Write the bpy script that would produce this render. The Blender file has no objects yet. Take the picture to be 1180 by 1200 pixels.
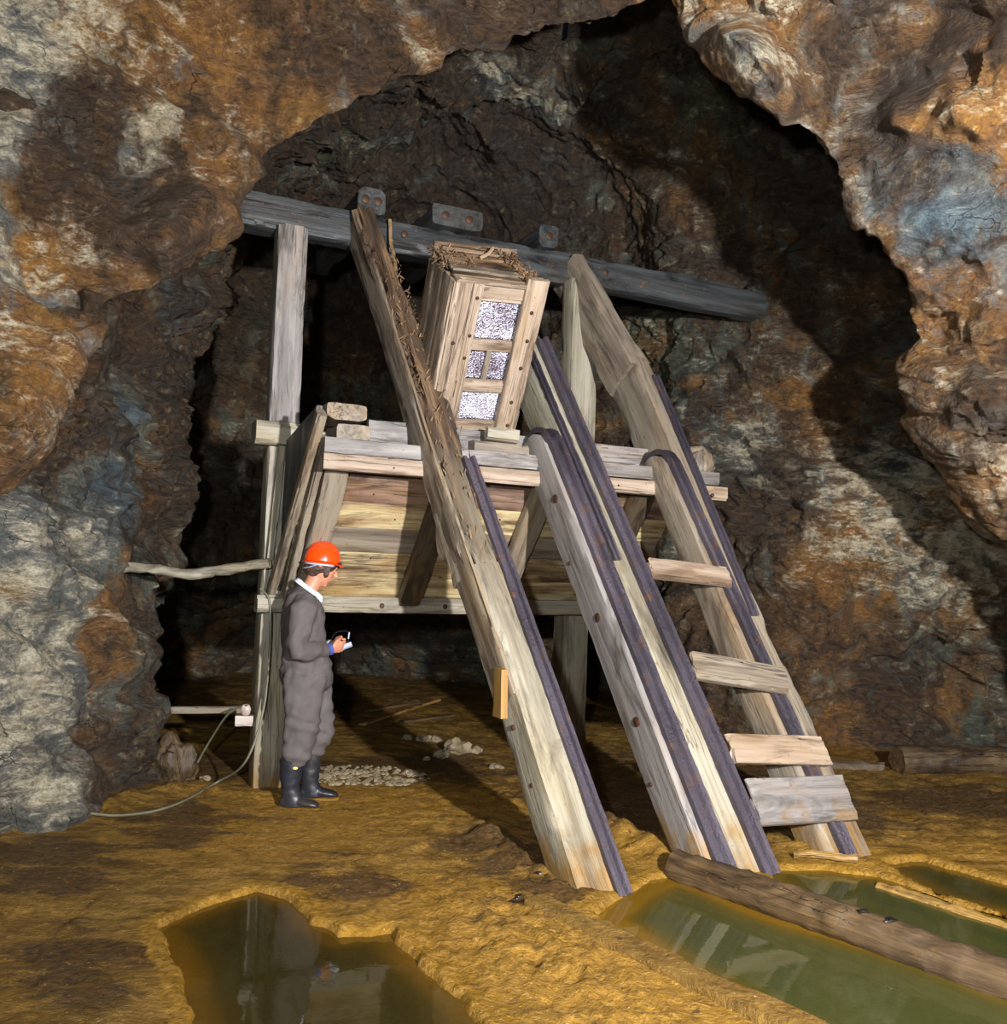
import bpy, bmesh, math, random
import numpy as np
from mathutils import Vector, Matrix, noise
random.seed(7); noise.seed_set(11)
SC = bpy.context.scene
COL = SC.collection
# ------------------------------------------------------------------ camera
FPX, PITCH, ROLL, HC = 1100.0, math.radians(3.54), math.radians(1.8), 1.6
_f = Vector((0, math.cos(PITCH), math.sin(PITCH)))
_u0 = Vector((0, -math.sin(PITCH), math.cos(PITCH)))
_r0 = Vector((1, 0, 0))
_rt = _r0*math.cos(ROLL) + _u0*math.sin(ROLL)
_up = _u0*math.cos(ROLL) - _r0*math.sin(ROLL)
CAMP = Vector((0, 0, HC))
cd = bpy.data.cameras.new('camera'); cam = bpy.data.objects.new('camera', cd); COL.objects.link(cam)
cd.sensor_fit = 'VERTICAL'; cd.sensor_height = 36; cd.lens = FPX*36/1200; cd.clip_start = .05; cd.clip_end = 100
m = Matrix.Identity(4)
for i, c in enumerate((_rt, _up, -_f)):
    for j in range(3): m[j][i] = c[j]
m.translation = CAMP; cam.matrix_world = m
SC.camera = cam

def ray(px, py): return _f + _rt*((px-590)/FPX) - _up*((py-600)/FPX)
def at(px, py, Y):                       # point on the ray at world distance Y
    r = ray(px, py); return CAMP + r*(Y/r.y)
def gnd(px, py, z=0.):
    r = ray(px, py); return CAMP + r*((z-HC)/r.z)
def proj(p):
    d = p - CAMP; z = d.dot(_f)
    return (590+FPX*d.dot(_rt)/z, 600-FPX*d.dot(_up)/z)
YAW = math.radians(25)
U = Vector((math.cos(YAW), math.sin(YAW), 0)); V = Vector((-math.sin(YAW), math.cos(YAW), 0)); ZZ = Vector((0, 0, 1))
def S(u, v, z): return U*u + V*v + ZZ*z
def onV(px, py, v):
    r = ray(px, py); t = (v - CAMP.dot(V))/r.dot(V); return CAMP + r*t

# ------------------------------------------------------------------ materials
def rgb(h):
    h = h.lstrip('#'); c = [int(h[i:i+2], 16)/255 for i in (0, 2, 4)]
    return tuple((x/12.92 if x <= .04045 else ((x+.055)/1.055)**2.4) for x in c) + (1,)
class NT:
    def __init__(s, name):
        s.m = bpy.data.materials.new(name); s.m.use_nodes = True
        s.t = s.m.node_tree; s.t.nodes.clear()
        s.out = s.n('ShaderNodeOutputMaterial')
    def n(s, typ, **kw):
        x = s.t.nodes.new(typ)
        for k, v in kw.items():
            if isinstance(v, bpy.types.NodeSocket): s.t.links.new(v, x.inputs[k.replace('_', ' ')])
            elif k in x.inputs.keys() or k.replace('_', ' ') in x.inputs.keys():
                x.inputs[k.replace('_', ' ')].default_value = v
            else: setattr(x, k, v)
        return x
    def l(s, a, b): s.t.links.new(a, b)
    def noise(s, vec, scale, detail=4, rough=.55, dist=0.):
        x = s.n('ShaderNodeTexNoise', Scale=scale, Detail=detail, Roughness=rough, Distortion=dist); s.l(vec, x.inputs['Vector']); return x.outputs['Fac']
    def ramp(s, fac, stops, interp='LINEAR'):
        x = s.n('ShaderNodeValToRGB'); s.l(fac, x.inputs['Fac']); e = x.color_ramp.elements; x.color_ramp.interpolation = interp
        while len(e) > 2: e.remove(e[-1])
        for i, (p, c) in enumerate(stops):
            if i > 1: e.new(p)
            e[i].position = p
        for i, (p, c) in enumerate(stops):
            e[i].color = (rgb(c) if isinstance(c, str) else ((c, c, c, 1) if not isinstance(c, tuple) else c))
        return x.outputs['Color']
    def mix(s, fac, a, b, mode='MIX'):
        x = s.n('ShaderNodeMix', data_type='RGBA', blend_type=mode)
        if isinstance(fac, (int, float)): x.inputs[0].default_value = fac
        else: s.l(fac, x.inputs[0])
        for i, v in ((6, a), (7, b)):
            if isinstance(v, str): x.inputs[i].default_value = rgb(v)
            elif isinstance(v, tuple): x.inputs[i].default_value = v
            else: s.l(v, x.inputs[i])
        return x.outputs[2]
    def math(s, op, a, b=None, clamp=False):
        x = s.n('ShaderNodeMath', operation=op); x.use_clamp = clamp
        for i, v in ((0, a), (1, b)):
            if v is None: continue
            if isinstance(v, (int, float)): x.inputs[i].default_value = v
            else: s.l(v, x.inputs[i])
        return x.outputs[0]
    def mapv(s, vec, scale=(1, 1, 1), rot=(0, 0, 0), loc=None):
        x = s.n('ShaderNodeMapping'); s.l(vec, x.inputs['Vector']); x.inputs['Scale'].default_value = scale; x.inputs['Rotation'].default_value = rot
        if loc is not None: s.l(loc, x.inputs['Location'])
        return x.outputs[0]
    def bsdf(s, color, rough=.6, metallic=0., bump=None, bstr=.3, bdist=.02, spec=.5, **kw):
        b = s.n('ShaderNodeBsdfPrincipled')
        for k, v in (('Base Color', color), ('Roughness', rough), ('Metallic', metallic), ('Specular IOR Level', spec)):
            if isinstance(v, bpy.types.NodeSocket): s.l(v, b.inputs[k])
            elif isinstance(v, str): b.inputs[k].default_value = rgb(v)
            else: b.inputs[k].default_value = v
        for k, v in kw.items(): b.inputs[k.replace('_', ' ')].default_value = v
        if bump is not None:
            x = s.n('ShaderNodeBump', Strength=bstr, Distance=bdist); s.l(bump, x.inputs['Height']); s.l(x.outputs[0], b.inputs['Normal'])
        s.l(b.outputs[0], s.out.inputs['Surface']); return b

def wood(name, c1, c2, c3, stain='#8a6420', stain_amt=.25, crack=.5, rough=.6, wet=0., bstr=.5, mud=True, rot=None, streak=(9, .07)):
    """grain runs along the local Z of each timber"""
    n = NT(name)
    tc = n.n('ShaderNodeTexCoord').outputs['Object']
    oi = n.n('ShaderNodeObjectInfo').outputs['Random']
    off = n.math('MULTIPLY', oi, 37.)
    v1 = n.mapv(tc, (1, 1, .07), loc=off)
    g = n.noise(v1, 30, 7, .7, .3)
    g2 = n.noise(n.mapv(tc, (1, 1, streak[1]), loc=off), streak[0], 5, .65, .6)
    col = n.ramp(g2, [(.28, c3), (.45, c1), (.62, c2), (.75, c1)])
    col = n.mix(n.math('MULTIPLY', g, .55), col, n.ramp(g, [(.3, c3), (.7, c2)]), 'MIX')
    v2 = n.mapv(tc, (1, 1, .25), loc=off)
    b = n.noise(v2, 3.2, 5, .6, .5)
    bm_ = n.ramp(b, [(.5, 0.), (.66, 1.)])
    col = n.mix(n.math('MULTIPLY', bm_, stain_amt), col, stain)
    d = n.noise(v2, 5.3, 5, .65, 1.0)
    dm = n.ramp(d, [(.34, 1.), (.47, 0.)])
    col = n.mix(n.math('MULTIPLY', dm, .8), col, c3)
    d3 = n.noise(n.mapv(tc, (1, 1, .1), loc=off), 14, 6, .7, .4)
    col = n.mix(n.ramp(d3, [(.36, .75), (.47, 0.)]), col, c3, 'MULTIPLY') if False else n.mix(n.ramp(d3, [(.34, .6), (.46, 0.)]), col, '#2a211a')
    k = n.noise(n.mapv(tc, (1, 1, .035), loc=off), 22, 3, .5, .35)
    km = n.ramp(k, [(.485, 0.), (.5, 1.), (.515, 0.)])
    ksel = n.ramp(n.noise(v2, 2.2, 2), [(.5, 0.), (.6, 1.)])
    km2 = n.math('MULTIPLY', km, ksel)
    col = n.mix(n.math('MULTIPLY', km2, crack), col, '#17110d')
    if rot:
        gp = n.n('ShaderNodeNewGeometry').outputs['Position']; s_ = n.n('ShaderNodeSeparateXYZ'); n.l(gp, s_.inputs[0])
        zz = n.math('ADD', s_.outputs[2], n.math('MULTIPLY', n.math('SUBTRACT', n.noise(v2, 5, 5, .65), .5), 1.8))
        rm = n.ramp(n.math('DIVIDE', zz, 5.), [(rot[0]/5, 0.), (rot[1]/5, 1.)])
        col = n.mix(n.math('MULTIPLY', rm, .9), col, n.ramp(n.noise(v1, 16, 6, .7), [(.36, '#150e0a'), (.5, '#443021'), (.64, '#735a40'), (.78, '#a1886a')]))
    # small rust and mud spatter
    sp = n.noise(tc, 30, 2, .5)
    spm = n.math('MULTIPLY', n.ramp(sp, [(.68, 0.), (.72, 1.)]), .6)
    col = n.mix(spm, col, '#6d4a22')
    if mud:
        gz = n.n('ShaderNodeNewGeometry').outputs['Position']
        z = n.n('ShaderNodeSeparateXYZ'); n.l(gz, z.inputs[0])
        nz = n.noise(gz, 6, 4, .6)
        zz = n.math('ADD', z.outputs[2], n.math('MULTIPLY', n.math('SUBTRACT', nz, .5), .9))
        mm = n.ramp(zz, [(.03, 1.), (.26, 0.)])
        col = n.mix(n.math('MULTIPLY', mm, .8), col, n.ramp(g2, [(.35, '#5a4118'), (.65, '#8c671f')]))
    h = n.math('ADD', n.math('MULTIPLY', g, .6), n.math('MULTIPLY', g2, .5))
    h = n.math('SUBTRACT', h, n.math('MULTIPLY', km2, .7))
    r = n.ramp(d, [(.35, rough-.15-wet), (.6, rough)])
    n.bsdf(col, r, 0, h, bstr*1.3, .014, .45)
    return n.m
M = {}
M['grey'] = wood('wood_grey', '#716d69', '#8e8a85', '#45413e')
M['greybrown'] = wood('wood_grey_brown', '#706558', '#8c8371', '#453b30', stain_amt=.3)
M['pale'] = wood('wood_pale', '#817c6a', '#9f9a88', '#585041', stain='#7f6e3f', stain_amt=.35)
M['palerot'] = wood('wood_half_rotten', '#817c6a', '#9f9a88', '#585041', stain='#7f6e3f', stain_amt=.35, rot=(1.0, 2.4), bstr=.9, crack=.9)
M['blue'] = wood('wood_blue_grey', '#2c2f31', '#464a4a', '#151719', stain='#352c16', stain_amt=.3, wet=.15)
M['dark'] = wood('wood_dark', '#362d23', '#524736', '#17120f', wet=.1)
M['rot'] = wood('wood_rotten', '#5a4634', '#8d7458', '#1d140e', stain='#8e5f22', stain_amt=.4, crack=.9, bstr=1.)
M['board'] = wood('wood_board', '#8a6f4e', '#c9bb8c', '#45301f', stain='#876431', stain_amt=.7, crack=.8, mud=False, streak=(7, .11))
M['brownboard'] = wood('wood_brown_board', '#6a5346', '#92796a', '#33251d', stain='#7a5a2a', stain_amt=.5, crack=.8, mud=False, streak=(7, .11))
M['mudlog'] = wood('log_muddy', '#4c3c29', '#6b5637', '#261b12', stain='#80601f', stain_amt=.7, crack=.8, bstr=1., mud=False)
M['cream'] = wood('wood_cream', '#8c7b69', '#a89885', '#5e4b3b', stain='#917436', stain_amt=.3, mud=False)
M['ochre'] = wood('wood_ochre', '#876630', '#997b41', '#61461c', mud=False, crack=.3)
M['bark'] = wood('log_bark', '#4a3b28', '#645235', '#221913', stain='#725119', stain_amt=.6, crack=.9, bstr=1., mud=False)

def metal_rail():
    n = NT('rail_iron'); tc = n.n('ShaderNodeTexCoord').outputs['Object']
    a = n.noise(tc, 60, 5, .7); b = n.noise(n.mapv(tc, (1, 1, .15)), 6, 4, .6)
    col = n.ramp(b, [(.3, '#29252c'), (.5, '#48424c'), (.68, '#625b64')])
    col = n.mix(n.math('MULTIPLY', n.ramp(n.noise(tc, 9, 5, .65), [(.56, 0.), (.7, 1.)]), .55), col, '#7a4f20')
    n.bsdf(col, n.ramp(a, [(.35, .25), (.65, .55)]), .4, a, 1., .014, .7)
    return n.m
M['iron'] = metal_rail()
def plain(name, c, rough=.5, metallic=0., scale=20., var=.25, bstr=.2, bdist=.005, c2=None, spec=.5, vscale=None):
    n = NT(name); tc = n.n('ShaderNodeTexCoord').outputs['Object']
    a = n.noise(tc, scale, 5, .6); b = n.noise(tc, vscale or scale*.25, 3, .6)
    col = n.mix(n.math('MULTIPLY', n.ramp(b, [(.35, 0.), (.65, 1.)]), var), c, c2 or '#1c1610')
    n.bsdf(col, rough, metallic, a, bstr, bdist, spec); return n.m
M['nail'] = plain('rusty_iron', '#4a3326', .6, .5, 60)

# ---- rock: stain maps, with some painted recess shade, come from per-vertex attributes (blobs on the rock itself) plus noise
def rock_mat():
    n = NT('mine_rock'); P = n.n('ShaderNodeNewGeometry').outputs['Position']
    at_ = n.n('ShaderNodeAttribute', attribute_name='stain'); sep = n.n('ShaderNodeSeparateColor'); n.l(at_.outputs['Color'], sep.inputs[0])
    O, D, W = sep.outputs[0], sep.outputs[1], sep.outputs[2]
    at2 = n.n('ShaderNodeAttribute', attribute_name='tone'); sep2 = n.n('ShaderNodeSeparateColor'); n.l(at2.outputs['Color'], sep2.inputs[0])
    G, B = sep2.outputs[0], sep2.outputs[1]
    dip = n.mapv(P, (1., 1., 2.2), (.5, .35, .3))
    big = n.noise(P, 1.1, 8, .65, .5); mid = n.noise(dip, 3.0, 9, .7, .5); fine = n.noise(dip, 14, 8, .72, .25); vfine = n.noise(P, 60, 4, .7)
    big2 = n.noise(n.mapv(P, (1, 1, 1), (1, 2, 3)), 1.7, 9, .7, .6); mid2 = n.noise(n.mapv(P, (1, 1, .45), (.2, 2, 1)), 4.2, 8, .7, .5)
    grey = n.ramp(mid, [(.25, '#3c3e3b'), (.42, '#696a64'), (.55, '#8a877b'), (.7, '#aaa38e')])
    cool = n.ramp(mid, [(.25, '#1e2930'), (.45, '#42525c'), (.6, '#617378'), (.75, '#8d999c')])
    grn = n.ramp(mid, [(.25, '#14180f'), (.45, '#373c26'), (.6, '#565a3c'), (.75, '#7c7c5c')])
    base = n.mix(B, grey, cool); base = n.mix(G, base, grn)
    org = n.ramp(n.math('ADD', n.math('MULTIPLY', mid2, .6), n.math('MULTIPLY', fine, .4)), [(.3, '#2c1c0e'), (.42, '#644019'), (.52, '#916426'), (.62, '#b5873a'), (.72, '#cbb078')])
    def mask(a, noi, k, w):            # a in 0..1, noise spreads the edge
        v = n.math('ADD', a, n.math('MULTIPLY', n.math('SUBTRACT', noi, .5), k))
        return n.ramp(v, [(.5-w, 0.), (.5+w, 1.)])
    om = mask(O, n.math('ADD', n.math('MULTIPLY', big2, .6), n.math('MULTIPLY', mid2, .4)), 3.4, .16)
    col = n.mix(n.math('MULTIPLY', om, .92), base, org)
    wm = mask(W, n.math('ADD', n.math('MULTIPLY', mid, .6), n.math('MULTIPLY', fine, .4)), 2.9, .13)
    col = n.mix(n.math('MULTIPLY', wm, .8), col, n.ramp(fine, [(.35, '#a8966a'), (.6, '#d4cdb4')]))
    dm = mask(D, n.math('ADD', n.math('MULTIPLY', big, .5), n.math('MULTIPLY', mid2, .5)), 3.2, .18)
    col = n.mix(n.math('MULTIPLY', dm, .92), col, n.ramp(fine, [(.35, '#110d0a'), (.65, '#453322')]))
    # hairline cracks
    vor = n.n('ShaderNodeTexVoronoi', feature='DISTANCE_TO_EDGE', Scale=2.6); 
    wv = n.n('ShaderNodeVectorMath', operation='ADD'); n.l(dip, wv.inputs[0])
    nc = n.n('ShaderNodeTexNoise', Scale=2.5, Detail=5); n.l(P, nc.inputs['Vector'])
    sc_ = n.n('ShaderNodeVectorMath', operation='SCALE'); sc_.inputs['Scale'].default_value = .7; n.l(nc.outputs['Color'], sc_.inputs[0]); n.l(sc_.outputs[0], wv.inputs[1])
    n.l(wv.outputs[0], vor.inputs['Vector'])
    cr = n.math('MULTIPLY', n.ramp(vor.outputs['Distance'], [(0., 1.), (.012, 0.)]), n.ramp(n.noise(P, 1.9, 3), [(.54, 0.), (.62, 1.)]))
    col = n.mix(n.math('MULTIPLY', cr, .7), col, '#1a120c')
    col = n.mix(n.ramp(vfine, [(.35, .4), (.55, 0.)]), col, '#1a130d')
    col = n.mix(n.ramp(n.noise(P, 9, 9, .8), [(.56, 0.), (.72, .35)]), col, '#d0bd90')
    h = n.math('ADD', n.math('MULTIPLY', mid, .55), n.math('MULTIPLY', fine, .35)); h = n.math('ADD', h, n.math('MULTIPLY', vfine, .10))
    h = n.math('SUBTRACT', h, n.math('MULTIPLY', cr, .15))
    rough = n.ramp(n.math('ADD', n.math('MULTIPLY', fine, .5), n.math('MULTIPLY', big2, .5)), [(.38, .28), (.6, .68)])
    n.bsdf(col, rough, 0, h, 1., .12, .5)
    return n.m
M['rock'] = rock_mat()

def mud_mat():
    n = NT('ochre_mud'); P = n.n('ShaderNodeNewGeometry').outputs['Position']
    at_ = n.n('ShaderNodeAttribute', attribute_name='wet'); sep = n.n('ShaderNodeSeparateColor'); n.l(at_.outputs['Color'], sep.inputs[0])
    Wt, Dk, Br = sep.outputs[0], sep.outputs[1], sep.outputs[2]
    big = n.noise(P, .9, 6, .6, .8); mid = n.noise(n.mapv(P, (1, 1.6, 1), (0, 0, .5)), 4.5, 7, .65, .7); fine = n.noise(P, 26, 6, .7, .4); vf = n.noise(P, 90, 4, .7)
    col = n.ramp(mid, [(.25, '#3f2e10'), (.42, '#6a5019'), (.55, '#846524'), (.72, '#9c7d38')])
    col = n.mix(n.ramp(big, [(.42, 0.), (.62, .55)]), col, n.ramp(fine, [(.3, '#5a3e12'), (.7, '#99701f')]))
    br = n.math('ADD', Br, n.math('MULTIPLY', n.math('SUBTRACT', mid, .5), 1.1))
    col = n.mix(n.ramp(br, [(.3, 0.), (.7, .9)]), col, n.ramp(fine, [(.3, '#745312'), (.55, '#9c7420'), (.75, '#b8924a')]))
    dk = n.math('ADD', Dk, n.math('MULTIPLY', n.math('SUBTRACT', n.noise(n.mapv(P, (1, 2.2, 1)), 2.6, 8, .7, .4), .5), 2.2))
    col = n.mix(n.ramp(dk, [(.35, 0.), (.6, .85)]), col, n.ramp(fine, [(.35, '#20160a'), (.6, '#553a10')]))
    col = n.mix(n.ramp(n.noise(P, 14, 6, .7), [(.62, 0.), (.70, .85)]), col, '#33230f')
    col = n.mix(n.ramp(n.noise(P, 55, 3, .6), [(.66, 0.), (.72, .7)]), col, '#d8b878')
    col = n.mix(n.ramp(vf, [(.25, .3), (.5, 0.)]), col, '#3d2a0e')
    h = n.math('ADD', n.math('MULTIPLY', fine, .5), n.math('MULTIPLY', mid, .5)); h = n.math('ADD', h, n.math('MULTIPLY', vf, .12))
    rg = n.math('SUBTRACT', n.ramp(mid, [(.35, .42), (.6, .72)]), n.math('MULTIPLY', Wt, .25), True)
    n.bsdf(col, rg, 0, h, 1., .05, .45); return n.m
M['mud'] = mud_mat()

def water_mat():
    n = NT('murky_water'); P = n.n('ShaderNodeNewGeometry').outputs['Position']
    at_ = n.n('ShaderNodeAttribute', attribute_name='shore'); sep = n.n('ShaderNodeSeparateColor'); n.l(at_.outputs['Color'], sep.inputs[0])
    a = n.noise(P, 1.6, 4, .55, .6)
    v = n.math('ADD', sep.outputs[0], n.math('MULTIPLY', n.math('SUBTRACT', a, .5), .5))
    c1_ = n.ramp(v, [(.15, '#3b4020'), (.5, '#45431e'), (.8, '#5a4a18'), (1., '#755716')])
    c2_ = n.ramp(v, [(.15, '#2e2812'), (.6, '#3a2f12'), (.9, '#5a4012'), (1., '#6d4c14')])
    col = n.mix(sep.outputs[1], c1_, c2_)
    b = n.n('ShaderNodeBsdfPrincipled'); n.l(col, b.inputs['Base Color']); b.inputs['Roughness'].default_value = .035; b.inputs['IOR'].default_value = 1.33
    b.inputs['Specular IOR Level'].default_value = .6
    bp = n.n('ShaderNodeBump', Strength=.06, Distance=.01); n.l(n.noise(P, 7, 3), bp.inputs['Height']); n.l(bp.outputs[0], b.inputs['Normal'])
    tr = n.n('ShaderNodeBsdfTransparent'); mx = n.n('ShaderNodeMixShader'); mx.inputs[0].default_value = .86
    n.l(tr.outputs[0], mx.inputs[1]); n.l(b.outputs[0], mx.inputs[2]); n.l(mx.outputs[0], n.out.inputs['Surface']); return n.m
M['water'] = water_mat()

def screen_mat():
    n = NT('screen_mesh'); tc = n.n('ShaderNodeTexCoord').outputs['Object']
    v = n.n('ShaderNodeTexVoronoi', Scale=95.); n.l(tc, v.inputs['Vector'])
    w = n.noise(tc, 130, 2, .6); big = n.noise(tc, 3.5, 3, .5)
    k = n.math('ADD', w, n.math('MULTIPLY', n.math('SUBTRACT', big, .5), .7))
    col = n.ramp(k, [(.40, '#5d4d4b'), (.47, '#b9b6dc'), (.54, '#ffffff')])  # lilac and white speckles: flash glitter painted into the base colour
    b = n.bsdf(col, .3, .0, v.outputs['Distance'], 1., .02, .9)
    return n.m
M['screen'] = screen_mat()
M['cover'] = plain('coverall_cloth', '#5b5655', .85, 0, 90, .55, .25, .004, '#46403d', .2, 7)
M['skin'] = plain('skin', '#b97f63', .5, 0, 60, .2, .1, .002, '#9a5f48')
M['hair'] = plain('hair_brown', '#3a2417', .55, 0, 120, .5, .6, .006, '#1d120b')
M['helmet'] = plain('helmet_orange', '#e6430a', .22, 0, 8, .08, .0, .001, '#b93606', .6)
M['band'] = plain('harness_grey', '#a9b3c4', .6, 0, 30, .2)
M['shirt'] = plain('shirt_white', '#ccd4e0', .8, 0, 60, .15, .2, .003, '#98a0b0')
M['boot'] = plain('boot_rubber', '#1a1e28', .38, 0, 14, .5, .35, .01, '#3a352c', .5)
M['sole'] = plain('boot_sole', '#8c6416', .6, 0, 30, .5, .4, .01)
M['cuff'] = plain('cuff_blue', '#3c4f9c', .7, 0, 40, .3)
M['black'] = plain('black_plastic', '#15151a', .35, 0, 30, .2)
M['devgrey'] = plain('device_grey', '#7d8590', .4, .3, 30, .2)
M['cable'] = plain('cable_grey', '#6b6a55', .6, 0, 40, .4)
M['white'] = plain('porcelain_white', '#b9b2a8', .4, 0, 20, .5, .2, .005, '#7a4a3a')
M['tuft'] = plain('splinter', '#8e7250', .7, 0, 60, .5, .6)
M['stone'] = plain('pale_stone', '#8c8168', .7, 0, 20, .6, .6, .02, '#5c4a2a')
M['coal'] = plain('black_chip', '#1a1714', .35, 0, 20, .4, .6, .02)
M['label'] = plain('boot_label', '#c9bd5a', .5, 0, 10, .1)

# ------------------------------------------------------------------ object helpers
def thing(name, label, cat, loc=(0, 0, 0), group=None):
    o = bpy.data.objects.new(name, None); COL.objects.link(o); o.location = loc; o.empty_display_size = .1
    o['label'] = label; o['category'] = cat
    if group: o['group'] = group
    return o
def tag(o, label, cat, group=None, kind=None):
    o['label'] = label; o['category'] = cat
    if group: o['group'] = group
    if kind: o['kind'] = kind
    return o
def mesh_obj(name, verts, faces, mat, parent=None, mw=None, smooth=True):
    me = bpy.data.meshes.new(name); me.from_pydata([tuple(v) for v in verts], [], faces)
    me.update()
    if smooth:
        me.polygons.foreach_set('use_smooth', [True]*len(me.polygons))
        try: me.set_sharp_from_angle(angle=math.radians(38))
        except Exception: pass
    me.materials.append(M[mat] if isinstance(mat, str) else mat)
    o = bpy.data.objects.new(name, me); COL.objects.link(o)
    mw = mw or Matrix.Identity(4)
    if parent:
        o.parent = parent
        mw = Matrix.Translation(-Vector(parent.location)) @ mw
    o.matrix_local = mw
    return o
def fix_normals(o):
    b = bmesh.new(); b.from_mesh(o.data); bmesh.ops.recalc_face_normals(b, faces=b.faces); b.to_mesh(o.data); b.free()
    return o
def frame(p0, p1, side):
    z = (p1-p0).normalized(); x = (side - z*side.dot(z)).normalized(); y = z.cross(x)
    mm = Matrix.Identity(4)
    for i, c in enumerate((x, y, z)):
        for j in range(3): mm[j][i] = c[j]
    mm.translation = p0; return mm
def timber(name, p0, p1, w, t, side, mat, parent=None, seed=0., w1=None, t1=None, rough=.006, bow=0., chip=.5, roundtop=0., k=5, ragged=0., seg=.06):
    """sawn timber from p0 to p1; w along `side`, t across; worn arrises, cupped faces, checked ends"""
    p0 = Vector(p0); p1 = Vector(p1); L = (p1-p0).length; mw = frame(p0, p1, Vector(side))
    n = max(4, int(L/seg)); w1 = w1 or w; t1 = t1 or t
    sd = Vector((seed*13.1, seed*7.7, seed*3.3)); verts = []; faces = []
    base = []
    for e in range(4):
        for i in range(k):
            f = -1 + 2*i/k
            base.append([(f, -1), (1, f), (-f, 1), (-1, -f)][e])
    m_ = len(base)
    zs = [L*i/n for i in range(n+1)]
    if roundtop:
        zs = [z for z in zs if z < L-roundtop] + [L-roundtop*(1-math.sin(a*math.pi/2/8)) for a in range(9)]
    for z in zs:
        f = z/L; ww = (w+(w1-w)*f)/2; tt = (t+(t1-t)*f)/2
        bx = noise.noise(Vector((z*.7, 0, 5))+sd)*rough*2.5 + bow*math.sin(math.pi*f); by = noise.noise(Vector((z*.7, 9, 1))+sd)*rough*2
        cut = 0
        if roundtop and z > L-roundtop: cut = roundtop - math.sqrt(max(0, roundtop**2-(z-(L-roundtop))**2))
        for (a, b) in base:
            x = a*ww; y = b*tt
            r = max(abs(a), abs(b)); c = min(abs(a), abs(b))
            shr = 1 - (.05*c**6)
            q = Vector((x*9, y*9, z*1.6))+sd
            d = noise.noise(q)*rough + noise.noise(Vector((x*40, y*40, z*3))+sd)*rough*.6
            ch = 0
            if c > .7: ch = max(0, noise.noise(Vector((a*3, b*3, z*2.3))+sd)-.05)*chip*.09*(c-.7)/.3 + max(0, noise.noise(Vector((a*2, b*2, z*9))+sd)-.2)*chip*.04
            x = x*shr - math.copysign(ch, x) + (d if abs(a) == r else 0)*math.copysign(1, x)
            y = y*shr - math.copysign(ch, y) + (d if abs(b) == r else 0)*math.copysign(1, y)
            if cut: y = max(y, -tt+cut)
            zz = z
            if ragged and (f > .999 or f < .001): zz += noise.noise(Vector((x*25, y*25, z))+sd)*ragged
            verts.append((x+bx, y+by, zz))
    nr = len(zs)
    for i in range(nr-1):
        for j in range(m_):
            a = i*m_+j; b = i*m_+(j+1) % m_
            faces.append((a, b, b+m_, a+m_))
    for (ri, rev) in ((0, True), (nr-1, False)):
        loop = [ri*m_+j for j in range(m_)]
        c = len(verts); cv = sum((Vector(verts[j]) for j in loop), Vector())/m_; verts.append(tuple(cv))
        for j in range(m_):
            a, b = loop[j], loop[(j+1) % m_]; faces.append((b, a, c) if rev else (a, b, c))
    return mesh_obj(name, verts, faces, mat, parent, mw)
def sweep(name, path, sides, prof, mat, parent=None, closed=True, rough=0., seed=0., caps=True, origin=None, taper=None):
    """prof: list of (s,n) offsets; path: world points; sides: world side vector (or list)"""
    path = [Vector(p) for p in path]; verts = []; faces = []; m_ = len(prof)
    o0 = Vector(origin) if origin is not None else path[0]
    mw = frame(o0, o0+(path[-1]-path[0]), Vector(sides[0] if isinstance(sides, list) else sides)); mi = mw.inverted()
    for i, p in enumerate(path):
        tg = (path[min(i+1, len(path)-1)] - path[max(i-1, 0)]).normalized()
        s = Vector(sides[i] if isinstance(sides, list) else sides); s = (s-tg*s.dot(tg)).normalized(); nn = s.cross(tg)
        tp = taper(i/(len(path)-1)) if taper else 1.
        for (a, b) in prof:
            q = p + s*a*tp + nn*b*tp
            if rough: q = q + noise.noise_vector(q*14+Vector((seed, 0, 0)))*rough
            verts.append(mi @ q)
    for i in range(len(path)-1):
        for j in range(m_ if closed else m_-1):
            a = i*m_+j; b = i*m_+(j+1) % m_; faces.append((a, b, b+m_, a+m_))
    if caps and closed:
        faces.append(tuple(range(m_-1, -1, -1))); faces.append(tuple((len(path)-1)*m_+j for j in range(m_)))
    o = mesh_obj(name, verts, faces, mat, parent, mw); return fix_normals(o)
def circ(r, n=8, ry=None): return [(r*math.cos(2*math.pi*i/n), (ry or r)*math.sin(2*math.pi*i/n)) for i in range(n)]
def smooth_path(pts, n=10):
    pts = [Vector(p) for p in pts]; out = []
    for i in range(len(pts)-1):
        p0 = pts[max(i-1, 0)]; p1 = pts[i]; p2 = pts[i+1]; p3 = pts[min(i+2, len(pts)-1)]
        for j in range(n):
            t = j/n
            out.append(.5*((2*p1)+(p2-p0)*t+(2*p0-5*p1+4*p2-p3)*t*t+(3*p1-p0-3*p2+p3)*t**3))
    out.append(pts[-1]); return out
def tube(name, pts, r, mat, parent=None, n=10, seg=8, rough=0., seed=0., taper=None):
    pth = smooth_path(pts, seg)
    d = (pth[-1]-pth[0]); side = Vector((0, 0, 1)).cross(d)
    if side.length < 1e-3: side = Vector((1, 0, 0))
    return sweep(name, pth, side, circ(r, n), mat, parent, rough=rough, seed=seed, taper=taper)
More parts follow.
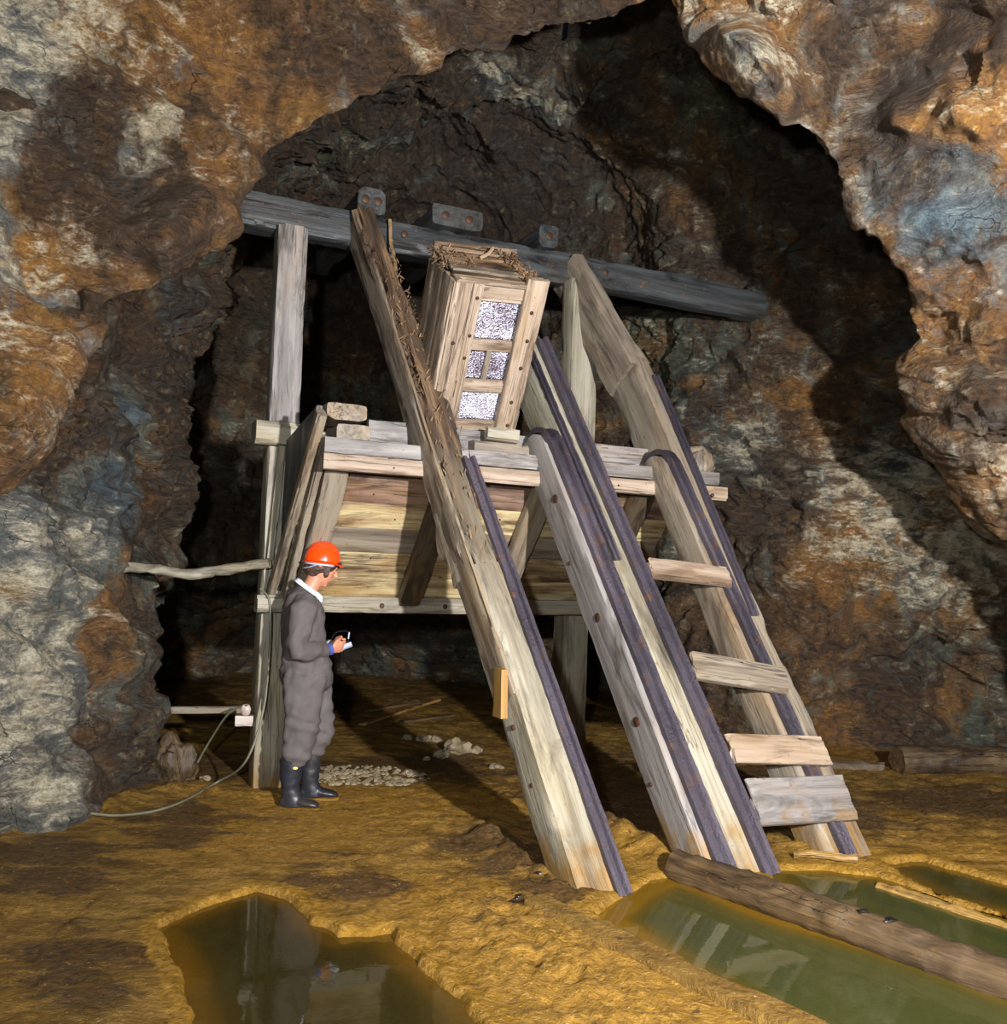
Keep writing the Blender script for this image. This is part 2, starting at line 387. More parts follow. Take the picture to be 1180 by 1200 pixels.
def blob(name, c, r, mat, parent=None, seed=0., scale=(1, 1, 1), amp=.3, sub=3, freq=1.6):
    b = bmesh.new(); bmesh.ops.create_icosphere(b, subdivisions=sub, radius=1)
    sv = Vector((seed*3.1, seed*1.7, seed))
    for v in b.verts:
        p = v.co.copy(); k = 1 + amp*noise.noise(p*freq+sv) + amp*.4*noise.noise(p*freq*3+sv)
        v.co = Vector((p.x*scale[0], p.y*scale[1], p.z*scale[2]))*r*k
    vs = [v.co.copy() for v in b.verts]; fs = [tuple(v.index for v in f.verts) for f in b.faces]; b.free()
    return mesh_obj(name, vs, fs, mat, parent, Matrix.Translation(Vector(c)))
def nail(parent, p, nrm, r=.014, mat='nail', name='nail'):
    nrm = Vector(nrm).normalized(); p = Vector(p)
    side = nrm.cross(Vector((.3, .2, 1))).normalized()
    return sweep(name, [p-nrm*.02, p+nrm*.004, p+nrm*.010], side, circ(r, 8), mat, parent, taper=lambda t: 1 if t < .9 else .6)

# ------------------------------------------------------------------ the cave shell
def ss(a, b, x):
    t = max(0., min(1., (x-a)/(b-a))); return t*t*(3-2*t)
DIP = Vector((.55, -.25, .8)).normalized()
def rock_disp(p, amp=1.):
    w = noise.noise_vector(p*.6)*.5
    q = p + w
    d = noise.noise(q*.55)*.38 + noise.noise(q*1.3)*.20
    s = q.dot(DIP)*1.9 + noise.noise(p*1.1)*.8
    fr = s-math.floor(s); saw = fr if fr < .8 else (1-fr)*4*.8/.8*1.0
    d += (saw-.4)*.16
    s2 = q.dot(Vector((.4, .3, .86)))*6.3 + noise.noise(p*2.7)*1.6
    f2 = s2-math.floor(s2); d += ((f2 if f2 < .75 else (1-f2)*3)-.4)*.05*(.5+noise.noise(p*1.7))
    for fsc, fa in ((1.0, .30), (3.1, .20)):
        pp = Vector((q.x, q.y*.9, q.z*1.35))*fsc
        dd_, pts_ = noise.voronoi(pp); c0 = pts_[0]; hv = noise.noise_vector(c0*7.31)
        e_ = ss(0., .16, dd_[1]-dd_[0])
        d += (max(-.35, min(.35, hv.dot(pp-c0)))*fa*1.3/(fsc**.6) + hv.x*.10/fsc**.8)*e_ - (1-e_)*.02/fsc
    r = 1-abs(noise.noise(q*2.6))*2; d += r*.05
    r2 = 1-abs(noise.noise(q*6.5+w))*2; d += r2*.045
    d += (1-abs(noise.noise(p*14))*2)*.018 + noise.noise(p*28)*.008 
    return d*amp
BL = []   # (px, py, rx, ry, orange, dark, white, green, blue) stain patches on the rock
def proj_all(me):
    co = np.empty(len(me.vertices)*3); me.vertices.foreach_get('co', co); co = co.reshape(-1, 3)
    d = co-np.array(CAMP); z = d @ np.array(_f); x = d @ np.array(_rt); y = d @ np.array(_up); z2 = np.where(z > .3, z, 1e9)
    return co, np.where(z > .3, 590+FPX*x/z2, -1e6), np.where(z > .3, 600-FPX*y/z2, -1e6), np.where(z > .3, z, 1e9)
def surf(pa, px, py, r=16, ymin=0):
    co, X, Y, Z = pa; k = (abs(X-px) < r) & (abs(Y-py) < r) & (Z > ymin)
    if not k.any(): return None, None
    i = np.where(k)[0]; j = i[np.argmin(Z[i])]; return Vector(co[j]), Z[j]
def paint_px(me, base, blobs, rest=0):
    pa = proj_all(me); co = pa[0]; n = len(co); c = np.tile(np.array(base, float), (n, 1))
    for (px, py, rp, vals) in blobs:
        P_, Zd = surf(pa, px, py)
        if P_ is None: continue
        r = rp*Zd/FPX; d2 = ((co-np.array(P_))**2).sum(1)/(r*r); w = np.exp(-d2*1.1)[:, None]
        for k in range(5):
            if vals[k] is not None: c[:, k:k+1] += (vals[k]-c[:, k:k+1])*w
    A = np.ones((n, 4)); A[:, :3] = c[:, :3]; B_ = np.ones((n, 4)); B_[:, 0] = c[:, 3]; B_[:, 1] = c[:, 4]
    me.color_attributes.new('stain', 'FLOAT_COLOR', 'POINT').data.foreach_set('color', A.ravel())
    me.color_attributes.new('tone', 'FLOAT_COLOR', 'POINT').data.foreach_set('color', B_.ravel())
def paint(me, baseO=.45, baseD=.4, baseW=.25, baseG=.0, baseB=.0, blobs=(), mw=None):
    ca = me.color_attributes.new('stain', 'FLOAT_COLOR', 'POINT'); cb = me.color_attributes.new('tone', 'FLOAT_COLOR', 'POINT')
    A = np.zeros((len(me.vertices), 4)); B_ = np.zeros((len(me.vertices), 4)); A[:, 3] = 1; B_[:, 3] = 1
    for i, v in enumerate(me.vertices):
        c = [baseO, baseD, baseW, baseG, baseB]
        for (bp, br, vals) in blobs:
            d2 = (v.co-bp).length_squared/(br*br)
            if d2 < 5:
                w = math.exp(-d2*1.2)
                for k in range(5):
                    if vals[k] is not None: c[k] += (vals[k]-c[k])*w
        A[i, :3] = c[:3]; B_[i, 0] = c[3]; B_[i, 1] = c[4]
    ca.data.foreach_set('color', A.ravel()); cb.data.foreach_set('color', B_.ravel())
def grid_mesh(name, rows, mat, ampf=None, flip=False):
    """rows: list of lists of Vectors -> displaced along the grid normal"""
    nr = len(rows); nc = len(rows[0]); out = []
    for i in range(nr):
        for j in range(nc):
            p = rows[i][j]
            a = rows[min(i+1, nr-1)][j]-rows[max(i-1, 0)][j]; b = rows[i][min(j+1, nc-1)]-rows[i][max(j-1, 0)]
            n_ = a.cross(b)
            if n_.length > 1e-9: n_.normalize()
            if flip: n_ = -n_
            am = ampf(i/(nr-1), j/(nc-1)) if ampf else 1.
            out.append(p + n_*rock_disp(p, 1.)*am)
    faces = [(i*nc+j, i*nc+j+1, (i+1)*nc+j+1, (i+1)*nc+j) for i in range(nr-1) for j in range(nc-1)]
    if flip: faces = [f[::-1] for f in faces]
    me = bpy.data.meshes.new(name); me.from_pydata([tuple(v) for v in out], [], faces); me.update()
    me.polygons.foreach_set('use_smooth', [True]*len(me.polygons)); me.materials.append(M[mat])
    try: me.set_sharp_from_angle(angle=math.radians(50))
    except Exception: pass
    return me
def cr(pts, t):
    """catmull-rom through list of tuples at t in 0..1"""
    n = len(pts)-1; x = t*n; i = min(int(x), n-1); f = x-i
    p0 = pts[max(i-1, 0)]; p1 = pts[i]; p2 = pts[i+1]; p3 = pts[min(i+2, n)]
    return tuple(.5*((2*b)+(c-a)*f+(2*a-5*b+4*c-d)*f*f+(3*b-a-3*c+d)*f**3) for a, b, c, d in zip(p0, p1, p2, p3))
def arclen_resample(pts, n, dens=None):
    P_ = [cr(pts, i/600) for i in range(601)]
    d = [0.]
    for i in range(600):
        w = dens(P_[i]) if dens else 1.
        d.append(d[-1]+math.dist(P_[i], P_[i+1])*w)
    out = []; k = 0
    for j in range(n):
        t = d[-1]*j/(n-1)
        while k < 599 and d[k+1] < t: k += 1
        f = (t-d[k])/max(1e-9, d[k+1]-d[k]); out.append(tuple(a+(b-a)*f for a, b in zip(P_[k], P_[k+1])))
    return out
# plan of the chamber wall: (x, y) at floor level and at height ~2.6 m
PLO = [(-4.6, 1.2), (-3.7, 3.2), (-3.25, 4.8), (-2.98, 5.7), (-2.60, 6.5), (-2.75, 7.1), (-3.7, 8.0), (-4.6, 9.6), (-4.7, 11.6), (-3.2, 12.9), (-.8, 13.1), (1.2, 12.6), (1.7, 11.0), (1.75, 9.6), (2.3, 9.05), (3.3, 8.95), (4.3, 9.1), (5.3, 9.0), (6.2, 8.0), (6.6, 6.0), (6.4, 3.5), (6.0, 1.0)]
PHI = [(-4.8, 1.2), (-4.0, 3.2), (-3.35, 4.8), (-3.05, 5.7), (-2.80, 6.6), (-2.75, 7.3), (-2.60, 8.0), (-3.0, 9.0), (-3.4, 10.2), (-2.6, 11.4), (-.8, 11.6), (.8, 11.2), (1.5, 10.4), (1.9, 9.6), (2.6, 9.0), (3.3, 8.5), (4.2, 8.2), (5.0, 7.6), (5.4, 6.6), (5.5, 5.2), (5.6, 3.5), (5.8, 1.0)]
NS, NH = 900, 300
both = [a+b for a, b in zip(PLO, PHI)]
prof_ = arclen_resample(both, NS, lambda p: 1.)
AP = (.4, 8.0)
rows = []
for i in range(NH):
    h = i/(NH-1)
    if h < .5:
        z = -.35 + h/.5*3.45; c = 0; m2 = ss(.1, .36, h)
    else:
        a = (h-.5)/.5*math.pi/2*.999; z = 3.1 + 3.3*math.sin(a)**.9; c = 1-math.cos(a)**.8; m2 = 1
    row = []
    for q in prof_:
        x = q[0]+(q[2]-q[0])*m2; y = q[1]+(q[3]-q[1])*m2
        ap = (AP[0], max(1.5, min(AP[1], y)) if y < 7 else AP[1])
        row.append(Vector((x+(ap[0]-x)*c, y+(ap[1]-y)*c, z)))
    rows.append(row)
def gb(px, py, Y, r, *v): return (at(px, py, Y), r, v)
# (px, py, radius px, (orange, dark, white, green, blue)) natural stains, looked up on the rock surface
shell_blobs = [
    (60, 620, 110, (-.1, 0, .42, 0, .35)), (40, 800, 130, (.0, .02, .50, 0, .1)), (150, 560, 60, (.2, .35, .2, 0, 1.)), (20, 520, 50, (.3, .5, .3, 0, .2)), (95, 460, 50, (.75, .5, .3, 0, 0)), (125, 640, 50, (.15, .2, .5, 0, .3)),
    (40, 480, 50, (.8, .6, .3, 0, 0)), (148, 700, 26, (.95, .3, .3, 0, 0)), (140, 780, 30, (.85, .6, .1, 0, 0)), (125, 860, 45, (.75, .55, .15, 0, 0)), (130, 930, 45, (.6, .65, .1, .2, 0)), (60, 930, 70, (.25, .2, .45, .2, 0)), (20, 700, 30, (.5, .2, .5, 0, 0)), (90, 780, 60, (.0, .0, .6, 0, .1)),
    (175, 470, 40, (.15, .45, .3, 0, 1.)), (205, 500, 40, (.5, .7, .1, .7, 0)), (195, 590, 40, (.85, .55, .15, 0, 0)), (225, 540, 35, (.3, .75, .1, .6, .2)), (220, 420, 60, (.5, .65, .1, .5, .3)), (235, 330, 60, (.2, .6, .2, .3, .8)), (120, 520, 30, (.6, .8, .1, 0, 0)), (170, 400, 50, (.7, .7, .1, .2, 0)), (290, 400, 60, (.4, .7, .15, .8, .1)), (290, 320, 40, (.55, .5, .3, .8, 0)),
    (870, 420, 80, (.6, .5, .4, .6, .2)), (880, 500, 40, (.3, .2, .85, .2, .2)), (960, 470, 60, (.85, .4, .2, .2, 0)), (970, 540, 45, (.3, .3, .7, .1, .4)), (900, 580, 70, (.45, .45, .4, .5, .6)), (1030, 610, 80, (.5, .3, .6, .2, .2)), (870, 620, 55, (.7, .85, .1, .3, 0)),
    (1110, 670, 90, (.4, .3, .6, .4, .2)), (960, 680, 90, (.55, .45, .45, .6, .2)), (860, 700, 60, (.45, .7, .2, .7, 0)), (1000, 760, 70, (.7, .55, .2, .4, 0)), (920, 800, 80, (.7, .5, .15, .5, 0)), (1050, 830, 80, (.6, .5, .15, .6, 0)), (1120, 800, 90, (.45, .55, .25, .7, .1)), (1090, 880, 60, (.4, .75, .1, .6, 0)), (1000, 860, 60, (.7, .55, .1, .5, 0)), (830, 820, 60, (.7, .5, .2, .4, 0)),
    (790, 420, 70, (.3, .45, .3, .7, .7)), (740, 400, 60, (.3, .45, .3, .9, .3)), (800, 480, 50, (.25, .6, .3, .4, .9)), (1060, 540, 50, (.3, .3, .6, .5, .2)),
    (575, 105, 55, (.15, .2, .75, .3, .9)), (620, 130, 40, (.3, .4, .5, .3, .6)), (500, 140, 60, (.45, .6, .2, .6, .1)), (640, 150, 35, (.5, .3, .7, .3, 0)), (470, 190, 80, (.3, .7, .15, .6, .5)), (600, 210, 110, (.2, .8, .1, .2, .9)), (700, 110, 80, (.55, .5, .25, .7, .1)), (780, 170, 50, (.5, .3, .6, .4, .1)),
    (720, 200, 60, (.55, .5, .3, .6, 0)), (830, 120, 80, (.35, .5, .15, 1., 0)), (830, 200, 80, (.5, .6, .2, .8, 0)), (400, 195, 50, (.3, .4, .3, 1., .1)), (740, 260, 80, (.45, .5, .3, .8, .3)), (820, 280, 70, (.55, .55, .35, .6, 0)), (650, 60, 60, (.4, .6, .2, .6, .2)), (370, 330, 50, (.5, .8, .1, .5, .3)), (900, 330, 60, (.5, .6, .3, .6, 0)),
]
def slab(name, j0, j1, i0=0, i1=NH-1):
    rr = [row[j0:j1+1] for row in rows[i0:i1+1]]
    me = grid_mesh(name, rr, 'rock', lambda a, b: 1., flip=True)
    near = [b for b in shell_blobs]
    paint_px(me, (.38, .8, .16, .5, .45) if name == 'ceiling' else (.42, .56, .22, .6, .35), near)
    o = bpy.data.objects.new(name, me); COL.objects.link(o); o['kind'] = 'structure'; return o
def jx(f): return int(f*(NS-1))
tot = [0.]
JL = next(j for j in range(NS) if prof_[j][0] > -3.25 and prof_[j][1] > 12.2)
JR = next(j for j in range(JL, NS) if prof_[j][0] > 1.6)
HI = int(NH*.62)
slab('wall_left', 0, JL, 0, HI); slab('wall_back', JL, JR, 0, HI); slab('wall_right', JR, NS-1, 0, HI)
# the roof of the chamber closes above (one piece)
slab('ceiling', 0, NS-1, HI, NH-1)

# ---- the near arch of rock in front of the chamber
LIP = [(-420, 900, 3.6), (-200, 690, 4.0), (-60, 565, 4.6), (0, 520, 4.8), (38, 482, 5.0), (62, 450, 5.1), (112, 402, 5.3), (150, 332, 5.6), (200, 290, 5.9), (258, 262, 6.15), (285, 215, 6.2), (310, 182, 6.2), (350, 147, 6.2),
       (400, 126, 6.2), (470, 101, 6.2), (540, 62, 6.1), (600, 44, 6.), (660, 36, 5.9), (715, 24, 5.8), (765, -2, 5.6), (795, 20, 5.5), (835, 62, 5.4), (875, 98, 5.3), (925, 146, 5.3), (978, 182, 5.4), (1003, 240, 5.5), (1042, 292, 5.6),
       (1072, 350, 5.8), (1078, 420, 6.0), (1095, 490, 6.2), (1130, 560, 6.4), (1185, 625, 6.6), (1300, 740, 6.2), (1500, 900, 5.)]
NL = 900
lip = arclen_resample([tuple((a-590)/200 if i == 0 else ((a-600)/200 if i == 1 else a) for i, a in enumerate(p)) for p in LIP], NL)
lip = [(p[0]*200+590, p[1]*200+600, p[2]) for p in lip]
def lip_row(p):
    px, py, Y = p
    cx, cy = 600, 560
    dx, dy = px-cx, py-cy; L = math.hypot(dx, dy); ux, uy = dx/L, dy/L
    P3 = at(px, py, Y)
    Yn = 3.0 if px < 900 else 3.2
    far = at(cx+ux*1500, cy+uy*1500, Yn)
    mid = at(px+ux*260, py+uy*260, Y-.75)
    out3 = (far-P3); 
    pts = [far, (far+mid)/2+Vector((0, .15, 0)), mid, at(px+ux*70, py+uy*70, Y-.22), P3, at(px+ux*22, py+uy*22, Y+.22), at(px+ux*95, py+uy*95, Y+.7), at(px+ux*260, py+uy*260, Y+1.6)]
    return [tuple(q) for q in pts]
colsL = []
ts = []
NR = 250
for k in range(NR):
    t = k/(NR-1)
    # dense sampling near the lip
    ts.append((1/7*(7*t)) if True else t)
# remap so that most rows lie between mid and the lip
def tmap(t):
    knots = [(0, 0), (.12, 1/7), (.42, 2/7), (.66, 3/7), (.80, 4/7), (.88, 5/7), (.95, 6/7), (1, 1)]
    for (a, b), (c, d) in zip(knots, knots[1:]):
        if t <= c: return b+(d-b)*(t-a)/(c-a)
    return 1.
arch = [[None]*NL for _ in range(NR)]
for j, p in enumerate(lip):
    pr = lip_row(p)
    for k in range(NR):
        arch[k][j] = Vector(cr(pr, tmap(k/(NR-1))))
# displaced toward the open side; amplitude is gentle at the lip so its outline stays put
me = grid_mesh('ceiling_arch', arch, 'rock', lambda a, b: .95-.45*math.exp(-((a-.80)/.05)**2), flip=False)
pa_ = proj_all(me)
for (px, py, rp, am) in [(1120, 145, 75, .40), (1060, 150, 40, .25), (1010, 95, 60, -.55), (1065, 40, 75, -.45), (1110, 290, 80, .22), (1170, 250, 60, .2), (1010, 220, 40, -.15), (250, 235, 70, .2), (120, 150, 90, -.12), (175, 345, 34, -.28), (215, 282, 40, .16), (890, 60, 60, .28), (60, 440, 70, .15), (1150, 470, 60, .28), (1085, 395, 34, -.25), (1140, 560, 30, .2), (1150, 380, 40, .25), (1165, 420, 25, -.25), (960, 30, 40, -.3), (540, 40, 60, .12), (410, 95, 50, .12), (330, 120, 40, -.12), (90, 300, 50, -.12), (110, 350, 40, .14), (15, 330, 60, .15)]:
    c_, zd_ = surf(pa_, px, py)
    if c_ is None: continue
    r_ = rp*zd_/FPX
    for v in me.vertices:
        d2 = (v.co-c_).length_squared/r_**2
        if d2 < 5: v.co += (CAMP-v.co).normalized()*am*math.exp(-d2)*(1+.5*noise.noise(v.co*4))
me.update()
arch_blobs = [
    (30, 40, 90, (.05, .15, .5, 0, .15)), (30, 180, 90, (.08, .1, .55, 0, .1)), (20, 300, 60, (.1, .15, .55, 0, .2)), (15, 380, 40, (.6, .3, .5, 0, 0)), (130, 80, 60, (.35, .1, .95, 0, 0)), (90, 30, 50, (.5, .3, .6, 0, 0)), (180, 110, 60, (.95, .45, .3, 0, 0)),
    (197, 182, 24, (.0, .0, 1.3, 0, .3)), (185, 155, 22, (.4, .0, 1.1, 0, 0)), (210, 130, 26, (.5, .1, .9, 0, 0)), (232, 80, 22, (.6, .1, .85, 0, 0)), (110, 130, 40, (.7, .95, 0, 0, 0)), (100, 185, 60, (.6, 1., 0, 0, 0)), (190, 225, 60, (.6, .85, 0, 0, .3)), (60, 230, 34, (.6, .8, .1, 0, .1)),
    (280, 50, 90, (1., .5, .2, 0, 0)), (230, 30, 40, (.9, .5, .3, 0, 0)), (405, 12, 34, (.6, .0, 1., 0, 0)), (330, 90, 60, (.95, .5, .2, 0, 0)), (300, 150, 50, (.8, .55, .3, 0, .1)), (370, 60, 60, (.7, .8, .1, 0, .1)), (440, 70, 60, (.7, .85, .05, 0, .1)), (270, 190, 50, (.9, .4, .3, 0, 0)), (330, 40, 40, (.9, .7, .1, 0, 0)),
    (520, 25, 70, (.65, .75, .1, 0, .1)), (600, 20, 60, (.6, .7, .25, 0, 0)), (500, 60, 30, (.9, .2, .6, 0, 0)), (680, 15, 60, (.6, .8, .1, 0, .1)), (90, 290, 60, (.95, .3, .45, 0, 0)), (190, 285, 40, (.95, .15, .45, 0, 0)), (60, 350, 40, (.9, .6, .2, 0, 0)), (100, 345, 40, (.8, .85, .05, 0, 0)), (90, 400, 60, (1., .2, .3, 0, 0)), (40, 440, 50, (.9, .4, .3, 0, 0)), (130, 320, 40, (.95, .5, .2, 0, 0)), (10, 500, 50, (.85, .5, .3, 0, 0)),
    (230, 250, 50, (.7, .8, .1, 0, .1)), (150, 255, 40, (.7, .9, .0, 0, .1)), (310, 10, 50, (.8, .75, .1, 0, 0)),
    (905, 45, 50, (.6, .1, .85, 0, 0)), (940, 90, 26, (.6, .2, .7, 0, 0)), (850, 35, 34, (.2, .6, .3, 0, .8)), (890, 110, 30, (.5, .6, .3, 0, .3)), (790, 5, 20, (.2, .2, .7, 0, .3)), (930, 10, 40, (.8, .3, .5, 0, 0)), (1000, 60, 60, (.6, .8, .1, .3, 0)), (1040, 110, 50, (.6, .8, .1, .3, 0)), (950, 140, 30, (.75, .6, .2, 0, 0)), (1100, 30, 80, (.5, .7, .1, .2, 0)), (1160, 60, 50, (.5, .8, .1, .2, 0)), (985, 20, 30, (.4, .6, .3, 0, .4)),  # dark blobs around the upper right recess paint its shade into the rock colour
    (1130, 140, 70, (1.1, .2, .3, 0, 0)), (1060, 150, 40, (1.1, .2, .35, 0, 0)), (1090, 200, 34, (.6, .5, .2, 0, .5)), (1080, 260, 60, (.05, .45, .2, 0, 1.)), (1150, 280, 60, (.05, .5, .15, 0, 1.)), (1020, 220, 34, (.2, .6, .2, 0, .7)), (1140, 215, 30, (.7, .5, .2, 0, .2)), (1100, 330, 50, (.2, .6, .1, 0, .8)), (1150, 350, 40, (.5, .6, .2, 0, .2)),
    (1120, 400, 50, (.8, .45, .35, .1, 0)), (1160, 440, 50, (.7, .5, .3, .2, 0)), (1100, 440, 30, (.8, .3, .5, 0, 0)), (1150, 520, 50, (.6, .5, .45, .1, .1)), (1170, 580, 40, (.8, .3, .5, 0, 0)), (1060, 330, 30, (.4, .5, .3, 0, .4)),
]
paint_px(me, (.66, .36, .32, .0, .1), arch_blobs)
o = bpy.data.objects.new('ceiling_arch', me); COL.objects.link(o); o['kind'] = 'structure'

# ------------------------------------------------------------------ ground with sunken pools
def poly_g(pts): return [gnd(x, y).to_2d() for x, y in pts]
POOLS = {
 'left': poly_g([(188, 1083), (255, 1056), (300, 1043), (345, 1055), (362, 1080), (395, 1097), (455, 1092), (478, 1118), (515, 1152), (555, 1192), (600, 1260), (640, 1330), (245, 1330), (228, 1190), (212, 1125)]),
 'right': poly_g([(700, 1072), (735, 1045), (765, 1030), (800, 1026), (900, 1064), (1000, 1098), (1150, 1150), (1320, 1208), (1320, 1330), (1080, 1330), (925, 1200), (800, 1125)]),
 'mid': poly_g([(905, 1018), (960, 1018), (1030, 1025), (1120, 1058), (1180, 1075), (1300, 1110), (1320, 1200), (1170, 1140), (1000, 1082), (930, 1054)]),
 'far': poly_g([(1040, 1012), (1080, 1008), (1180, 1035), (1300, 1060), (1300, 1105), (1180, 1068), (1100, 1045)]),
}
def sdist(p, poly):
    d = 1e9; inside = False; n = len(poly); x, y = p
    for i in range(n):
        a = poly[i]; b = poly[(i+1) % n]; ex = b.x-a.x; ey = b.y-a.y; wx = x-a.x; wy = y-a.y
        t = max(0., min(1., (wx*ex+wy*ey)/(ex*ex+ey*ey+1e-12))); dx = wx-ex*t; dy = wy-ey*t
        dd = dx*dx+dy*dy
        if dd < d: d = dd
        if ((a.y > y) != (b.y > y)) and (x < (b.x-a.x)*(y-a.y)/(b.y-a.y)+a.x): inside = not inside
    d = math.sqrt(d); return -d if inside else d
BB = {k: (min(q.x for q in v)-.4, max(q.x for q in v)+.4, min(q.y for q in v)-.4, max(q.y for q in v)+.4) for k, v in POOLS.items()}
def seg_d(x, y, a, b):
    ex = b.x-a.x; ey = b.y-a.y; wx = x-a.x; wy = y-a.y; t = max(0., min(1., (wx*ex+wy*ey)/(ex*ex+ey*ey+1e-12)))
    return math.hypot(wx-ex*t, wy-ey*t), t
RIDGES = [([(575, 985), (640, 1022), (690, 1060)], .13, .05), ([(705, 970), (760, 998), (800, 1022), (850, 1040)], .10, .06), ([(395, 1088), (440, 1080), (470, 1098)], .08, .035),
          ([(640, 1068), (760, 1120), (930, 1200)], .07, .02), ([(600, 940), (560, 975), (590, 1000)], .09, .03), ([(470, 1100), (560, 1190)], .06, .02),
          ([(905, 985), (960, 1005), (1040, 1018)], .07, .03), ([(0, 978), (90, 960), (160, 935), (235, 925)], .12, .05), ([(250, 930), (300, 935), (345, 938)], .1, .03), ([(0, 1062), (190, 1072)], .02, .012), ([(330, 1040), (520, 985), (590, 955)], .025, .015)]
RID = [([gnd(*p) for p in pts], w, h) for pts, w, h in RIDGES]
rub0 = gnd(610, 1110).to_2d()
def ground_h(x, y, detail=True):
    p = Vector((x, y, 0)); h = noise.noise(p*.5)*.05*ss(5.5, 8.5, y) + noise.noise(p*1.3)*.022
    if y > 8: h += (y-8)*.012
    n1 = noise.noise(p*7+Vector((3, 1, 0))); sd_ = 9.; 
    for k, poly in POOLS.items():
        b = BB[k]
        if b[0] < x < b[1] and b[2] < y < b[3]:
            d = sdist((x, y), poly)+noise.noise(p*5)*.03+noise.noise(p*17)*.016
            sd_ = min(sd_, d)
    ridge = 0.
    for pts, w, hh in RID:
        for a, b_ in zip(pts, pts[1:]):
            if abs(x-a.x) > 3 or abs(y-a.y) > 3: continue
            d, t = seg_d(x, y, a, b_)
            if d < w*2.5: ridge = max(ridge, hh*math.exp(-(d/w)**2)*(1+.9*n1+.6*noise.noise(p*19)))
    h += ridge
    # lumpy trampled mud, rougher between the pools
    rg = math.exp(-((x-rub0.x)**2/.8+(y-rub0.y)**2/.9)); rg = max(rg, .55*ss(4.8, 6., y)*ss(-1.2, .0, x)); rg = max(rg, .5*ss(8, 9, y))
    if detail:
        r = 1-abs(noise.noise(p*5.5))*2.2; r2 = 1-abs(noise.noise(p*13))*2.2
        h += (.005+.022*rg)*r + (.003+.016*rg)*r2 + (.003+.010*rg)*noise.noise(p*30)
    if sd_ < .5: h = max(h*(.35+.65*ss(0, .5, sd_))+.008, .002)
    if sd_ < .12:
        k = ss(.035, -.06, sd_); lipb = math.exp(-((sd_-.03)/.03)**2)*.004
        h = h*(1-k) + k*(-.16) + lipb
    if sd_ < -.04: h = min(h, -.04-(.08*ss(-.04, -.2, sd_)))
    return h, sd_, ridge
XS = []
NXG, NYG = 470, 400
ys = [1.6*(15.5/1.6)**(i/(NYG-1)) for i in range(NYG)]
gv = []; wet = []
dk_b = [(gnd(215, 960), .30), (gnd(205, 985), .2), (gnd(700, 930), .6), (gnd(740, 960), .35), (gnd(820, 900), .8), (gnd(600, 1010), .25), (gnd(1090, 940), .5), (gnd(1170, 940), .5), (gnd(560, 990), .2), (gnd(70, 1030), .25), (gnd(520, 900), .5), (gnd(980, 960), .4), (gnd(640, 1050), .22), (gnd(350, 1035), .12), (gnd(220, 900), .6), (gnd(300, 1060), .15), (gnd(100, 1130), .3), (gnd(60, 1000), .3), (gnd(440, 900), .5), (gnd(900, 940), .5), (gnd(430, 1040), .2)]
br_b = [(gnd(640, 1130), .7), (gnd(420, 940), .8), (gnd(730, 1000), .35), (gnd(300, 980), .7), (gnd(560, 940), .4), (gnd(1000, 1010), .4), (gnd(820, 1180), .5), (gnd(530, 1050), .5), (gnd(1150, 1000), .4)]
for y in ys:
    half = max(3.2, .75*y+1.2)
    for i in range(NXG):
        x = -half+2*half*i/(NXG-1); x = max(-5.6, min(7.2, x))
        h, sd_, rd = ground_h(x, y)
        gv.append((x, y, h))
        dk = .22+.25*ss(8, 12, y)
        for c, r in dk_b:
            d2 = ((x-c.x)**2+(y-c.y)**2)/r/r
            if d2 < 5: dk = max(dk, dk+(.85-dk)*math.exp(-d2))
        br = .25
        for c, r in br_b:
            d2 = ((x-c.x)**2+(y-c.y)**2)/r/r
            if d2 < 5: br = max(br, br+(.8-br)*math.exp(-d2))
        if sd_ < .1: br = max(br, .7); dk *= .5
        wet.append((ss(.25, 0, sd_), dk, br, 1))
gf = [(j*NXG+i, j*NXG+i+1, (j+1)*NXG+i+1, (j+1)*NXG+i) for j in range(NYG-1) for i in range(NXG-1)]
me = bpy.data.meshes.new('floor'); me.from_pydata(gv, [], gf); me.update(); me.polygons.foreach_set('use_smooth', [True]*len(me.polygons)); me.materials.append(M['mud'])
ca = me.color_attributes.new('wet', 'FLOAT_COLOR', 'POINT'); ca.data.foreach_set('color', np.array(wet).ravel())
o = bpy.data.objects.new('floor', me); COL.objects.link(o); o['kind'] = 'structure'
WZ = -.014
def pool(k, label):
    poly = POOLS[k]; b = BB[k]; n = 70; vs = []; fs = []; idx = {}; col = []
    for j in range(n):
        for i in range(n):
            x = b[0]+.3+(b[1]-b[0]-.6)*i/(n-1); y = b[2]+.3+(b[3]-b[2]-.6)*j/(n-1)
            d = sdist((x, y), poly)
            if d < .09:
                idx[(i, j)] = len(vs); vs.append((x, y, WZ)); col.append((ss(-.28, -.0, d)*.9+(.4*ss(.2, .9, (y-3.8)) if k == 'right' else 0), {'left': .9, 'far': .5}.get(k, 0.), 0, 1))
    for j in range(n-1):
        for i in range(n-1):
            q = [(i, j), (i+1, j), (i+1, j+1), (i, j+1)]
            if all(c in idx for c in q): fs.append(tuple(idx[c] for c in q))
    o = mesh_obj('pool_water', vs, fs, 'water')
    ca = o.data.color_attributes.new('shore', 'FLOAT_COLOR', 'POINT'); ca.data.foreach_set('color', np.array(col).ravel())
    tag(o, label, 'water', 'pools of murky water')
pool('left', 'murky brown pool at lower left, set between slabs of ochre mud')
pool('right', 'large green murky pool between the mud bank and the near side of the long log')
pool('mid', 'green murky pool behind the long log, in front of the thin sunken pole')
pool('far', 'small dark pool at the right edge, behind the thin sunken pole')

